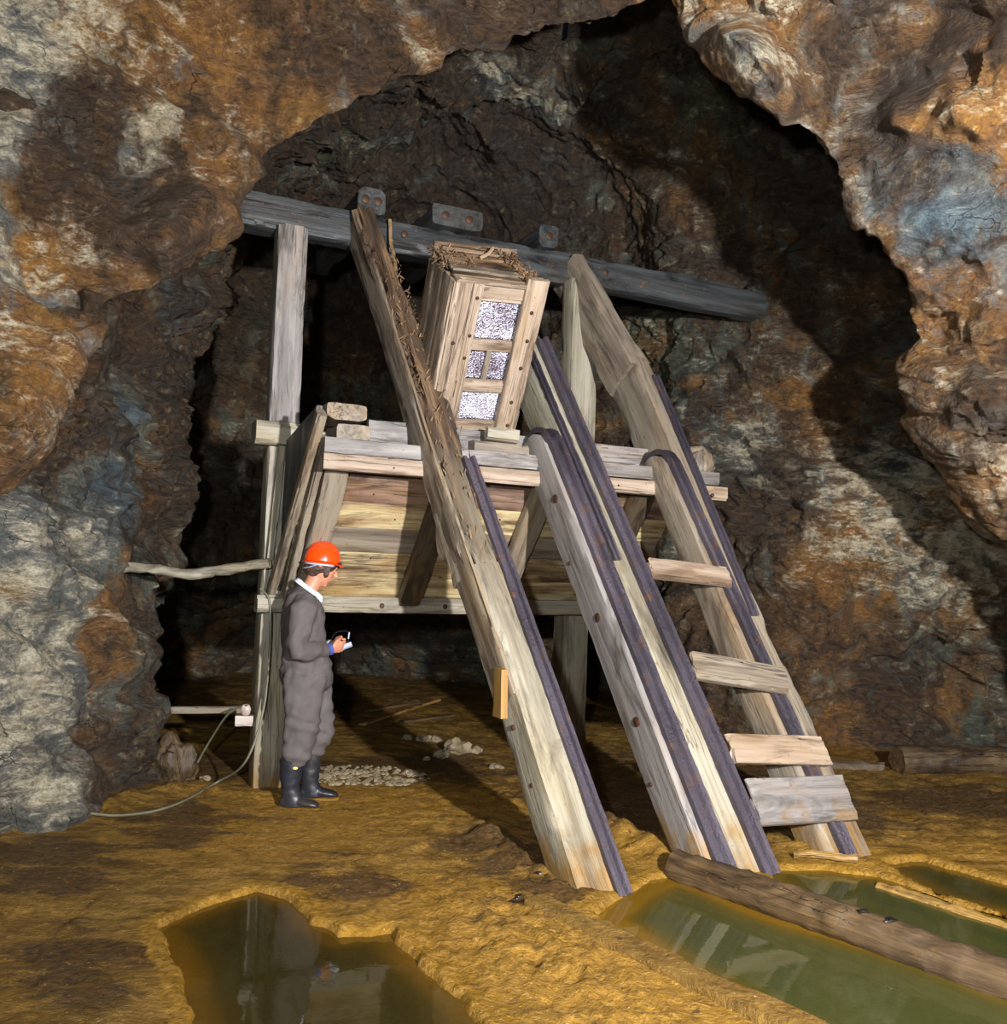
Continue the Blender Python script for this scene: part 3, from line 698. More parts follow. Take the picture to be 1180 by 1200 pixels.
# ------------------------------------------------------------------ timber structure
TD = Vector((0, .541, .841)); AX = V*TD.y + ZZ*TD.z; BK = V*.841 - ZZ*.541; FR = -BK
def LP(u, t, back=0.): return S(u, 4.1, 0) + AX*t + BK*back
def on_leg(name, u0, t0, u1, t1, w0, w1, th, mat, parent, seed, th1=None, **kw):
    return timber(name, LP(u0, t0, th/2), LP(u1, t1, (th1 or th)/2), w0, th, U, mat, parent, seed, w1=w1, t1=th1, **kw)
RAIL = [(-.5, 0), (-.5, .036), (-.24, .036), (-.16, .008), (.16, .008), (.24, .036), (.5, .036), (.5, 0)]
def rail(parent, f, t0, t1, w, hook=0., seed=0., mat='iron', name='rail', ht=1.):
    """grooved iron runner lying on the leg; f(t) gives its centre u; hook bends it over the rounded timber end"""
    pts = []; n = 60
    for i in range(n+1):
        t = t0+(t1-hook-t0)*i/n; pts.append(LP(f(t), t, -.002))
    if hook:
        for i in range(1, 15):
            a = i/14*math.radians(112); pts.append(LP(f(t1), t1-hook+math.sin(a)*hook, -.002 + hook*(1-math.cos(a))))
    pr = [(a*w, b*ht) for a, b in RAIL]
    return sweep(name, pts, U, pr, mat, parent, rough=.004, seed=seed)
def lerp(a, b, f): return a+(b-a)*f

# -- leg nearest the man
t = thing('track_beam', 'leftmost and most rotten of the sloping timbers, rising beside the miner, its top broken and splintered', 'timber', LP(2.52, 0))
c1 = lambda q: lerp(2.535, 1.98, q/5.1)
on_leg('timber', c1(-.12), -.12, c1(1.95), 1.95, .265, .25, .26, 'palerot', t, 1, chip=.8, rough=.009)
on_leg('rotten_timber', c1(1.95), 1.95, c1(5.15)+.0, 5.15, .25, .17, .27, 'palerot', t, 2, chip=2.6, rough=.034, th1=.22, seg=.04, ragged=.05)
on_leg('side_board', c1(1.1)-.122, 1.1, c1(5.1)-.10, 5.1, .03, .03, .25, 'greybrown', t, 3, chip=.6, rough=.006)
rail(t, lambda q: c1(q)+.10, -.02, 2.75, .085, 0, 1, ht=.9)
def shreds(name, f, n, mat, parent, size=.06, seed=0, dirv=None):
    rnd = random.Random(seed); vs = []; fs = []; o0 = f(rnd)[0]
    for i in range(n):
        p, d = f(rnd); L = size*rnd.uniform(.4, 1.6); r = size*rnd.uniform(.05, .15)
        d = (d + Vector((rnd.gauss(0, .5), rnd.gauss(0, .5), rnd.gauss(0, .5)))).normalized()
        s1 = d.orthogonal().normalized(); s2 = d.cross(s1); b = len(vs)
        for k, (q, rr) in enumerate(((-.5, .5), (-.1, 1.), (.25, .8), (.55, .15))):
            for a in range(5):
                an = a*2*math.pi/5+rnd.uniform(-.4, .4); vs.append(p-o0 + d*q*L + s1*math.cos(an)*r*rr*rnd.uniform(.6, 1.3) + s2*math.sin(an)*r*rr*.7)
        for k in range(3):
            for a in range(5): fs.append((b+k*5+a, b+k*5+(a+1) % 5, b+k*5+5+(a+1) % 5, b+k*5+5+a))
        fs.append(tuple(b+4-a for a in range(5))); fs.append(tuple(b+15+a for a in range(5)))
    o = mesh_obj(name, vs, fs, mat, parent, Matrix.Translation(o0), smooth=False); o['kind'] = 'stuff'; return o
def _sh(r):
    q = r.gauss(3.9, .45); return LP(c1(q)+r.uniform(-.08, .13), q, r.uniform(-.03, .03)), AX*.8
shreds('splinters', _sh, 130, 'rot', t, .06, 3)
def _sh2(r):
    q = r.uniform(2.0, 4.9); return LP(c1(q)+r.uniform(-.10, .12), q, r.uniform(-.015, .02)), AX*1.6
shreds('loose_fibres', _sh2, 110, 'tuft', t, .04, 4)
for q in (.95, .62): nail(t, LP(c1(q)-.133, q, .12), -U, .016, name='bolt')
tag(timber('wood_block', S(2.262, 4.80, .78), S(2.255, 4.80, 1.05), .05, .12, U, 'ochre', None, 4, rough=.003), 'short yellowish wood block nailed to the left side of the leftmost sloping timber', 'block')

# -- middle pair with two iron runners
t = thing('track_beam', 'middle pair of sloping timbers bolted side by side, carrying two dark iron runners', 'timber', LP(3.4, 0))
c2a = lambda q: lerp(3.28, 3.00, q/3.1)
c2b = lambda q: lerp(3.51, 3.11, q/4.0)
on_leg('timber', c2a(-.12), -.12, c2a(3.12), 3.12, .20, .13, .27, 'grey', t, 5, roundtop=.17, rough=.005, chip=.3, th1=.29)
on_leg('timber', c2b(-.12), -.12, c2b(4.02), 4.02, .26, .19, .30, 'pale', t, 6, rough=.007, chip=.6, th1=.34)
rail(t, lambda q: c2a(q)+.015, -.02, 3.13, .115, .17, 2, ht=1.1)
rail(t, lambda q: c2b(q)+.062, -.02, 3.98, .105, 0, 3, ht=1.1)
rail(t, lambda q: c2b(q)-.075, 2.0, 3.9, .05, 0, 8, ht=.7, name='runner_strip')
for q, dz in ((2.55, .10), (1.65, .12), (.95, .12)):
    o = nail(t, LP(c2a(q)-lerp(.10, .065, q/3.1)-.001, q, dz), -U, .030, name='bolt')
for q in (.6, 2.1): nail(t, LP(c2a(q)-lerp(.10, .065, q/3.1), q, .2), -U, .014)

# -- right pair
t = thing('track_beam', 'rightmost pair of sloping timbers, its tall plank reaching the top beam, holding the ladder boards', 'timber', LP(4.2, 0))
c3b = lambda q: lerp(4.30, 3.98, q/5.1) - .0
r3 = lambda q: (4.39 if q < 0 else lerp(4.39, 4.22, q/1.9) if q < 1.9 else lerp(4.22, 4.19, (q-1.9)/2.1) if q < 4 else lerp(4.19, 3.99, (q-4)/1.1))
on_leg('timber', 4.31, -.12, 4.135, 2.0, .17, .16, .24, 'greybrown', t, 7, rough=.007, chip=.7)
on_leg('plank', 4.13, 1.6, 4.07, 3.95, .15, .15, .36, 'greybrown', t, 8, rough=.006, chip=.5, th1=.42)
on_leg('plank_end', 4.06, 3.9, 3.83, 5.12, .20, .13, .40, 'greybrown', t, 9, rough=.006, chip=.5, th1=.42)
on_leg('timber', 4.14, -.12, 3.965, 3.02, .17, .13, .24, 'greybrown', t, 10, roundtop=.16, rough=.005, chip=.3)
rail(t, lambda q: lerp(4.165, 3.975, q/3.0), -.02, 3.03, .09, .16, 4, ht=1.1)
rail(t, lambda q: lerp(4.17, 4.13, (q-1.9)/2), 1.6, 3.75, .06, 0, 5, ht=.7, name='runner_strip')
for q in (2.6, 1.2): nail(t, LP(4.23, q, -.005), FR, .014)

# -- boards nailed across
G = 'boards nailed across between the middle and right timbers'
def cross(name, u0, ta, u1, tb, w, label, mat, seed, off=-.012):
    o = timber(name, LP(u0, ta, off+.004), LP(u1, tb, off), w, .035, AX, mat, None, seed, rough=.004, chip=.9, ragged=.03, k=6)
    return tag(o, label, 'board', G)
cross('ladder_board', 3.44, 1.925, 4.04, 1.87, .15, 'top one of the boards nailed across, pale with hacked dark notches', 'cream', 11, -.05)
cross('ladder_board', 3.51, 1.22, 4.17, 1.10, .19, 'second board from the top between the right timbers, mossy grey with a notched edge', 'greybrown', 12, -.05)
cross('ladder_board', 3.575, .69, 4.26, .63, .18, 'third board from the top between the right timbers, blotched with black chips', 'cream', 13, -.05)
cross('ladder_board', 3.60, .37, 4.30, .345, .27, 'widest and lowest grey board nailed across just above the water', 'grey', 14, -.05)
tag(timber('board_end', LP(4.20, 1.0, .29), LP(4.52, 1.0, .27), .03, .17, BK, 'cream', None, 15, rough=.003), 'pale board end sticking out behind the right edge of the rightmost sloping timber', 'board')

# ------------------------------------------------------------------ posts and top beam
tag(timber('timber_post', S(1.41, 6.92, -.1), S(1.41, 6.92, 2.44), .23, .22, U, 'pale', None, 20, rough=.004), 'stout squared post the miner stands beside, carrying the left end of the bin', 'post')
tag(timber('timber_post', S(1.41, 6.90, 2.62), S(1.415, 6.93, 4.09), .22, .20, U, 'grey', None, 21, rough=.004), 'upper grey post with long cracks, between the bin and the top beam\'s left end', 'post')
tag(timber('timber_post', S(3.88, 6.93, -.1), S(3.90, 6.93, 4.09), .26, .20, U, 'pale', None, 22, rough=.004), 'tall post standing behind the middle sloping timbers, mottled pale at its foot', 'post')
t = thing('top_beam', 'long heavy blue grey beam across the top, its left end against the rock arch', 'beam', S(.8, 7.06, 4.08))
timber('beam', S(.35, 7.06, 4.21), S(5.95, 7.06, 4.205), .26, .22, ZZ, 'blue', t, 23, rough=.010, chip=.8)
for u in (4.15, 2.3): nail(t, S(u, 6.94, 4.22), -V, .028, name='bolt')
GJ = 'short joists lying on the top beam'
for (u, w, z, h, l) in ((2.02, .22, 4.43, .20, 'squared joist end with two rust stains above the leftmost sloping timber'), (2.74, .44, 4.43, .17, 'broad joist end with rusty smears above the screen box'), (3.57, .18, 4.43, .19, 'small joist end with one large rusty bolt above the rightmost sloping timber')):
    t = thing('joist', l, 'beam', S(u, 6.9, z-h/2), GJ)
    timber('beam', S(u, 6.92, z), S(u, 8.7, z+.01), w, h, U, 'blue', t, u, rough=.005)
    for dx in ((0,) if w < .2 else (-w*.25, w*.22)): nail(t, S(u+dx, 6.915, z+.0), -V, .034, name='bolt')
tag(timber('cap_timber', S(1.20, 6.87, 2.53), S(1.20+.5, 6.87, 2.53), .19, .14, ZZ, 'pale', None, 24, rough=.004) if False else timber('cap_timber', S(1.19, 6.84, 2.53), S(1.72, 6.84, 2.53), .17, .20, ZZ, 'pale', None, 24, rough=.004), 'short pale cap timber with a bolt hole between the two left posts', 'beam')

# ------------------------------------------------------------------ ore bin
b = thing('ore_bin', 'ore bin with a sloping front of yellow and brown boards on timber posts', 'bin', S(1.3, 6.75, 1.26))
SA, SB = (6.77, 1.34), (5.97, 2.38)       # slope of the front in (v, z)
sl = Vector((0, SB[0]-SA[0], SB[1]-SA[1])); SLN = sl.length; sl.normalize(); SLD = V*sl.y+ZZ*sl.z; SNF = -V*sl.z + ZZ*sl.y   # outward normal (forward, down)
SNF = (U.cross(SLD)).normalized()
if SNF.dot(V) > 0: SNF = -SNF
def SP(u, s, off=0.): return S(u, SA[0], SA[1]) + SLD*s + SNF*off
nb = 6; hb = SLN/nb
for i in range(nb):
    timber('front_board', SP(1.42, hb*(i+.5), -.02+.006*math.sin(i*2.3)), SP(4.36, hb*(i+.5), -.02+.005*math.cos(i*1.7)), hb*.985, .04, SLD, 'brownboard' if i in (5, 4) else 'greybrown' if i == 2 else 'board', b, 30+i, rough=.003, chip=.35, k=6)
for i, (u, w) in enumerate(((1.56, .16), (2.36, .17), (3.10, .17), (3.95, .18))):
    timber('brace', SP(u, -.03, .058), SP(u+.03, SLN*.93, .058), w, .10, U, ('greybrown', 'dark', 'greybrown', 'dark')[i] if i else 'greybrown', b, 40+i, rough=.005)
timber('lower_rail', S(1.24, 6.72, 1.315), S(4.45, 6.72, 1.315), .12, .13, ZZ, 'pale', b, 45, rough=.003)
timber('upper_rail', S(1.45, 5.83, 2.355), S(4.52, 5.83, 2.345), .10, .07, ZZ, 'grey', b, 46, rough=.004)
timber('upper_rail', S(1.44, 5.815, 2.25), S(4.58, 5.815, 2.235), .105, .09, ZZ, 'cream', b, 47, rough=.003)
timber('lip_board', S(1.80, 6.06, 2.50), S(4.15, 6.06, 2.49), .16, .06, ZZ, 'grey', b, 48, rough=.003)
timber('corner_block', S(1.63, 5.98, 2.60), S(1.63, 6.30, 2.60), .27, .11, U, 'greybrown', b, 49, rough=.003)
timber('corner_block', S(1.66, 5.90, 2.45), S(1.66, 6.20, 2.46), .22, .12, U, 'greybrown', b, 50, rough=.003)
# left end: triangular boarding and its edge timbers
def prism(name, pts, th, nrm, mat, parent, seed=0):
    n = len(pts); bmn = bmesh.new(); o0 = pts[0]
    vs = [bmn.verts.new(p-o0) for p in pts]; f = bmn.faces.new(vs)
    r = bmesh.ops.extrude_face_region(bmn, geom=[f]); 
    for g in r['geom']:
        if isinstance(g, bmesh.types.BMVert): g.co += nrm*th
    bmesh.ops.recalc_face_normals(bmn, faces=bmn.faces)
    bmesh.ops.bevel(bmn, geom=bmn.edges[:], offset=.004, segments=2, affect='EDGES')
    v = [q.co.copy() for q in bmn.verts]; fc = [tuple(q.index for q in g.verts) for g in bmn.faces]; bmn.free()
    return mesh_obj(name, v, fc, mat, parent, Matrix.Translation(o0))
prism('end_wall', [S(1.40, 6.78, 1.40), S(1.40, 5.93, 2.42), S(1.42, 5.93, 2.62), S(1.40, 6.72, 2.48)], .04, U, 'blue', b)
timber('edge_timber', S(1.35, 6.74, 1.38), S(1.43, 5.84, 2.56), .06, .10, U, 'greybrown', b, 52, rough=.006, chip=1.)
timber('edge_timber', S(1.44, 6.68, 1.36), S(1.47, 5.88, 2.40), .05, .09, U, 'greybrown', b, 53, rough=.005, chip=.7)
timber('edge_batten', S(1.33, 6.77, 1.62), S(1.38, 6.77, 2.44), .05, .05, U, 'pale', b, 54, rough=.004, chip=.6)
for u in (1.56, 2.64, 2.86, 3.2, 2.14): nail(b, S(u, 6.655, 1.31), -V, .02, name='bolt')
for u in (1.9, 2.4, 3.6): nail(b, S(u, 5.775, 2.235), -V, .01)
for i, (u, s) in enumerate(((2.0, .4), (2.1, .75), (1.9, .95), (2.8, .3), (2.9, .8))): nail(b, SP(u, s), SNF, .008)
# stump of a round timber behind the right end of the rail
t = thing('round_timber', 'weathered round timber stub behind the right end of the bin rail', 'log', S(4.45, 6.1, 2.4))
o = sweep('log', smooth_path([S(4.46, 5.97, 2.46), S(4.46, 6.1, 2.47), S(4.46, 6.6, 2.48), S(4.45, 7.6, 2.5)], 6), U, circ(.155, 16), 'greybrown', t, rough=.03, seed=4, taper=lambda q: .75+.25*min(1, q*9))
blob('broken_end', S(4.45, 5.98, 2.47), .13, 'greybrown', t, 4, (1, .6, 1), .35)
tag(timber('bracing_post', S(2.44, 6.62, 1.80), S(2.44, 6.66, 3.25), .09, .07, U, 'ochre' if False else 'greybrown', None, 56, rough=.004), 'narrow brown board standing in the bin behind the leftmost sloping timber', 'board')

# ------------------------------------------------------------------ screen box hanging over the bin
BT = Vector((2.175, 5.47, 3.43)); BL_ = 1.12
baxis = Vector((.07, .60, -.86)).normalized(); bdep = Vector((0, .82, .572)).normalized()
def W3(q): return U*q.x+V*q.y+ZZ*q.z
_ax, _dp = W3(baxis), W3(bdep); _dp = (_dp-_ax*_dp.dot(_ax)).normalized(); _ac = _dp.cross(_ax).normalized()
if _ac.dot(U) < 0: _ac = -_ac
def BP(a, s, d=0.): return S(*BT) + _ac*a + _ax*s + _dp*d
BW = .645
t = thing('screen_box', 'tilted wooden chute box with three mesh screens, hanging over the bin', 'chute', BP(0, 1.1, .3))
def bbar(name, a0, s0, a1, s1, w, th, dirv, d, mat, seed, **kw):
    kw.setdefault('rough', .003); return timber(name, BP(a0, s0, d), BP(a1, s1, d), w, th, dirv, mat, t, seed, **kw)
bbar('stile', .055, 0., .055, 1.06, .12, .045, _ac, .02, 'cream', 60)
bbar('stile', .155, .0, .155, 1.06, .075, .05, _ac, .02, 'cream', 61, chip=.9)
bbar('stile', .56, -.06, .56, 1.16, .155, .07, _ac, .01, 'cream', 62)
for i, (s, w) in enumerate(((.06, .13), (.435, .075), (.735, .085), (1.04, .07))):
    bbar('crossbar', .19, s, .53, s, w, .045, _ax, .045, 'cream', 63+i)
bbar('centre_slat', .345, .47, .345, .70, .04, .02, _ac, .055, 'greybrown', 68)
for i, (s0, s1) in enumerate(((.125, .40), (.47, .695), (.775, 1.01))):
    vs = []; fs = []; nx, ny = 24, 18
    for j in range(ny+1):
        for k in range(nx+1):
            a = .18+.36*k/nx; s = s0+(s1-s0)*j/ny; vs.append(BP(a, s, .085+.003*noise.noise(Vector((a*30, s*30, i))))-BP(0, 0))
    fs = [(j*(nx+1)+k, j*(nx+1)+k+1, (j+1)*(nx+1)+k+1, (j+1)*(nx+1)+k) for j in range(ny) for k in range(nx)]
    o = mesh_obj('mesh_screen', vs, fs, 'screen', t, Matrix.Translation(BP(0, 0))); md = o.modifiers.new('s', 'SOLIDIFY'); md.thickness = .006
# side boards (grain down the chute)
for i, (d, w) in enumerate(((.11, .19), (.305, .18), (.50, .19))):
    timber('side_board', BP(-.0, .01+.02*i, d), BP(-.0, 1.12, d), .035, w, _ac, ('cream', 'greybrown', 'greybrown')[i], t, 70+i, rough=.004, chip=.6)
for i, (d, w) in enumerate(((.15, .25), (.42, .26))):
    timber('side_board', BP(BW-.02, .02, d), BP(BW-.02, 1.12, d), .035, w, _ac, 'greybrown', t, 75+i, rough=.004)
# upper end, rotten boards laid across
for i, (d, w, sh, m_) in enumerate(((.035, .09, -.005, 'cream'), (.12, .07, .0, 'rot'), (.20, .08, -.012, 'greybrown'), (.29, .075, .0, 'rot'), (.375, .08, -.01, 'rot'), (.50, .06, .0, 'rot'), (.59, .07, -.02, 'rot'))):
    timber('end_board', BP(.0+.01*i, -.005+sh, d), BP(BW-.09-.012*i, sh, d), .03, w, _ax, m_, t, 80+i, rough=.008, chip=1.6, ragged=.03)
timber('back_board', BP(.01, .06, .61), BP(BW-.02, .06, .61), .03, .25, _dp, 'rot', t, 90, rough=.008)
def _sh3(r):
    if r.random() < .55: return BP(r.uniform(.48, .62), -.02+r.uniform(-.03, .02), r.uniform(.08, .62)), _dp*.8
    return BP(r.uniform(-.04, .25), -.01+r.uniform(-.03, .02), r.uniform(.25, .64)), _dp
shreds('rotten_crust', _sh3, 300, 'rot', t, .06, 9)
for (a, s) in ((.155, .1), (.155, .36), (.15, .52), (.05, .42), (.55, .16), (.565, .36), (.565, .56), (.555, .82), (.565, 1.0), (.555, 1.1)): nail(t, BP(a, s, -.028 if a > .5 else -.006), -_dp, .013)
tag(tube('splinter', [BP(.30, -.03, .45), BP(.36, -.06, .47), BP(.40, -.10, .50)], .012, 'cream', None, 6, 3, .003), 'small pale splinter sticking up from the rotten top of the screen box', 'splinter')
tag(timber('wedge_block', S(2.52, 5.98, 2.44), S(3.02, 5.98, 2.44), .10, .14, ZZ, 'greybrown', None, 95, rough=.005, chip=1.), 'wooden packing block under the foot of the screen box on the bin rail', 'block')
tag(timber('wedge_block', S(2.60, 5.90, 2.54), S(2.84, 5.90, 2.53), .09, .07, ZZ, 'pale', None, 96, rough=.006, chip=1.2), 'pale broken wedge beside the foot of the screen box', 'block')
tag(tube('hanging_strap', [S(2.16, 6.90, 4.30), S(2.17, 6.88, 4.1), S(2.19, 6.82, 3.95), S(2.2, 6.82, 3.75), S(2.18, 6.84, 3.5)], .014, 'tuft', None, 6, 5, .006), 'frayed yellowish strap hanging from the top beam left of the screen box', 'strap')

# ------------------------------------------------------------------ smaller timbers, logs, stones
tag(tube('branch_pole', [Vector((-2.95, 6.48, 1.52)), Vector((-2.45, 6.52, 1.535)), Vector((-2.2, 6.55, 1.50)), Vector((-2.0, 6.57, 1.53)), Vector((-1.62, 6.56, 1.60))], .036, 'pale', None, 10, 8, .012), 'bare pale branch wedged between the left rock wall and the bin post', 'pole')
tag(timber('thin_rail', at(125, 832, 7.1), at(352, 832, 7.12), .05, .04, ZZ, 'greybrown', None, 101, rough=.003), 'thin horizontal wooden rail low behind the left post', 'rail')
t = thing('insulator', 'white porcelain insulator block on the left side of the left post', 'insulator', at(285, 848, 6.72))
timber('block', at(276, 844, 6.74), at(297, 844, 6.76), .075, .06, ZZ, 'white', t, 1, rough=.002)
blob('knob', at(288, 832, 6.72), .036, 'white', t, 3, (1, .7, 1.2), .12)
gz = lambda px, py: gnd(px, py)
def onfloor(p, dz=0.): 
    h = ground_h(p.x, p.y, False)[0]; return Vector((p.x, p.y, h+dz))
tag(tube('cable', [at(305, 690, 6.6), at(316, 706, 6.58), at(316, 760, 6.58), at(309, 830, 6.58), at(288, 892, 6.5), onfloor(gnd(252, 926), .02), onfloor(gnd(200, 949), .02), onfloor(gnd(140, 960), .02), onfloor(gnd(60, 969), .03), onfloor(gnd(-30, 992), .02)], .008, 'cable', None, 6, 10), 'long grey cable drooping from the left post and trailing along the wall foot', 'cable')
tag(tube('cable', [at(290, 826, 6.7), at(268, 836, 6.8), at(246, 868, 7.), at(228, 900, 7.1), at(216, 922, 7.05)], .008, 'cable', None, 6, 8), 'short thin wire slanting down from the white insulator to the floor', 'cable')
tag(blob('boulder', onfloor(Vector((-2.35, 6.95, 0)), .10), .17, 'bark', None, 2, (1, .8, 1.1), .35, 4), 'rusty rounded lump at the foot of the left rock wall', 'rock')
# logs
def log(name, p0, p1, r, label, seed, mat='bark', ext=(), group=None, cat='log', rough=.016):
    pts = [p0, p0.lerp(p1, .33)+Vector((0, 0, .006)), p0.lerp(p1, .66)+Vector((.01, 0, -.004)), p1]
    pth = smooth_path(pts, 22)
    o = sweep(name, pth, Vector((0, 0, 1)).cross(p1-p0), circ(r, 22), mat, None, rough=rough, seed=seed, taper=lambda q: 1+.04*math.sin(q*5)); return tag(o, label, cat, group)
a = gnd(792, 1024); c = gnd(1180, 1161); dv = (c-a)
lg0, lg1 = a+Vector((0, 0, .04)), c+Vector((0, 0, .037))
log('log', a+Vector((0, 0, .04)), a+dv*1.35+Vector((0, 0, .035)), .086, 'long muddy brown log lying diagonally beside the green pool', 3, 'mudlog')
a = gnd(1030, 1042, -.03); c = gnd(1180, 1090, -.03); dv = c-a
log('sunken_pole', a+Vector((0, 0, .0)), a+dv*1.6, .035, 'thin ochre coated pole half sunk between the two right hand pools', 5, 'ochre')
log('log', Vector((3.38, 8.02, .10)), Vector((5.0, 8.25, .10)), .125, 'short grey log lying at the foot of the right rock wall', 6, 'bark')
log('kerb_pole', Vector((1.9, 8.25, .03)), Vector((3.3, 8.1, .02)), .05, 'low muddy pole on the floor left of the short grey log', 7)
a = gnd(632, 1062); c = gnd(925, 1203); d = (c-a).normalized(); sd_ = Vector((0, 0, 1)).cross(d)
tag(timber('sunken_plank', a-sd_*.02+Vector((0, 0, .015)), c+d*.5-sd_*.02+Vector((0, 0, .012)), .15, .08, sd_, M['mud'], None, 110, rough=.006, chip=.6), 'long mud coated plank along the left bank of the green pool', 'plank')
a = onfloor(gnd(930, 1008), .02); c = onfloor(gnd(1005, 1016), .03)
tag(tube('stick', [a, a.lerp(c, .5)+Vector((0, 0, .01)), c], .022, 'ochre', None, 8, 6, .01), 'wet ochre stick lying at the water edge below the lowest board', 'stick')
GB = 'broken boards on the floor under the bin'
for i, (p, q, w, l) in enumerate((((425, 853), (512, 829), .10, 'longest muddy board lying on the floor under the bin'), ((470, 850), (530, 843), .08, 'shorter board lying under the bin behind the long one'), ((430, 838), (490, 830), .08, 'farthest of the muddy boards on the floor under the bin'))):
    tag(timber('loose_board', onfloor(gnd(*p), .03), onfloor(gnd(*q), .03), w, .03, Vector((.3, 1, 0)), 'ochre' if i == 0 else 'bark', None, 120+i, rough=.004, chip=.8), l, 'board', GB)
GR = 'loose stones on the floor under the bin'
stl = [((537, 884), .10, 'largest pale stone on the floor under the bin'), ((517, 889), .06, 'lower stone just left of the largest stone under the bin'), ((556, 884), .055, 'stone just right of the largest stone under the bin'), ((496, 869), .06, 'middle one of three small stones in a row under the bin'), ((477, 868), .045, 'left one of three small stones in a row under the bin'), ((511, 870), .05, 'right one of three small stones in a row under the bin'), ((581, 903), .045, 'small stone on the mud left of the leftmost sloping timber'), ((500, 893), .03, 'tiny whitish stone nearest the leftmost sloping timber shadow'), ((220, 908), .05, 'wet stone on dark ground left of the left post'), ((240, 918), .035, 'small wet stone below the slanting wire')]
for i, (p, r, l) in enumerate(stl):
    tag(blob('stone', onfloor(gnd(*p), r*.45), r, 'stone', None, i+2, (1.1, 1, .75), .5, 3), l, 'stone', GR if i < 8 else None)
def gravel(name, c, rx, ry, n, r0, mat, label, seed):
    rnd = random.Random(seed); vs = []; fs = []; b = bmesh.new(); bmesh.ops.create_icosphere(b, subdivisions=1, radius=1); bv = [v.co.copy() for v in b.verts]; bf = [tuple(v.index for v in f.verts) for f in b.faces]; b.free()
    for i in range(n):
        a = rnd.uniform(0, 6.28); q = rnd.random()**.6; p = onfloor(Vector((c.x+rx*q*math.cos(a), c.y+ry*q*math.sin(a), 0)), .004)
        r = r0*rnd.uniform(.4, 1.5); sx, sy, sz = (rnd.uniform(.6, 1.4) for _ in range(3)); k = len(vs); an = rnd.uniform(0, 6)
        for v in bv:
            x, y, z = v.x*sx, v.y*sy, v.z*sz*.6; vs.append(p-c+Vector((x*math.cos(an)-y*math.sin(an), x*math.sin(an)+y*math.cos(an), z))*r)
        fs += [tuple(k+j for j in f) for f in bf]
    return tag(mesh_obj(name, vs, fs, mat, None, Matrix.Translation(c), smooth=False), label, 'gravel', None, 'stuff')
gravel('gravel', Vector((-1.05, 7.25, 0)), .55, .32, 420, .022, 'stone', 'patch of pale broken gravel on the floor behind the miner\'s boots', 3)
gravel('dark_chips', gnd(618, 1045), .24, .26, 130, .014, 'coal', 'black wood chips scattered on the mud at the foot of the leftmost sloping timber', 5)
for i, p in enumerate(((820, 1135), (845, 1095), (1045, 1095))):
    pass
for i, (px, py, f, l) in enumerate(((1013, 1089, .0, 'small black chip lying on the long log'), (1044, 1091, 0, 'second black chip on the long log, farther right'))):
    a = min((lg0.lerp(lg1, k/200) for k in range(200)), key=lambda q: abs(proj(q)[0]-px)) + Vector((0, 0, .088)); tag(blob('black_chip', a, .02, 'coal', None, i, (1.4, .8, .6), .6, 2), l, 'chip')
tag(blob('black_chip', onfloor(gnd(822, 1134), .015), .028, 'coal', None, 7, (1.4, .8, .5), .6, 2), 'black chip on the sunken plank at the edge of the green pool', 'chip')
# ------------------------------------------------------------------ the miner
PO = Vector((-1.297, 6.38, 0.)); PSC = .992; PYAW = math.radians(10)
def lofts(specs, n=20):
    """specs: list of tubes; each a list of (center Vector, side Vector, fwd Vector) rings -> verts, faces"""
    vs = []; fs = []
    for rings in specs:
        b = len(vs)
        for (c, a, d) in rings:
            for i in range(n):
                t = 2*math.pi*i/n; vs.append(c + a*math.cos(t) + d*math.sin(t))
        for r in range(len(rings)-1):
            for i in range(n):
                p = b+r*n+i; q = b+r*n+(i+1) % n; fs.append((p, q, q+n, p+n))
        fs.append(tuple(b+i for i in range(n-1, -1, -1))); fs.append(tuple(b+(len(rings)-1)*n+i for i in range(n)))
    return vs, fs
def limb(pts, rad, flat=1., up=Vector((0, 1, 0))):
    """rings perpendicular to the path; rad list of radii"""
    pts = [Vector(p) for p in pts]; out = []
    for i, p in enumerate(pts):
        tg = (pts[min(i+1, len(pts)-1)]-pts[max(i-1, 0)]).normalized(); s = up.cross(tg)
        if s.length < .1: s = Vector((1, 0, 0)).cross(tg)
        s.normalize(); d = tg.cross(s); r = rad[i]
        ra, rb = r if isinstance(r, tuple) else (r, r*flat)
        out.append((p, s*ra, d*rb))
    return out
def hring(x, y, z, a, b, tilt=0.): return (Vector((x, y, z)), Vector((a*math.cos(tilt), 0, a*math.sin(tilt))), Vector((0, b, 0)))
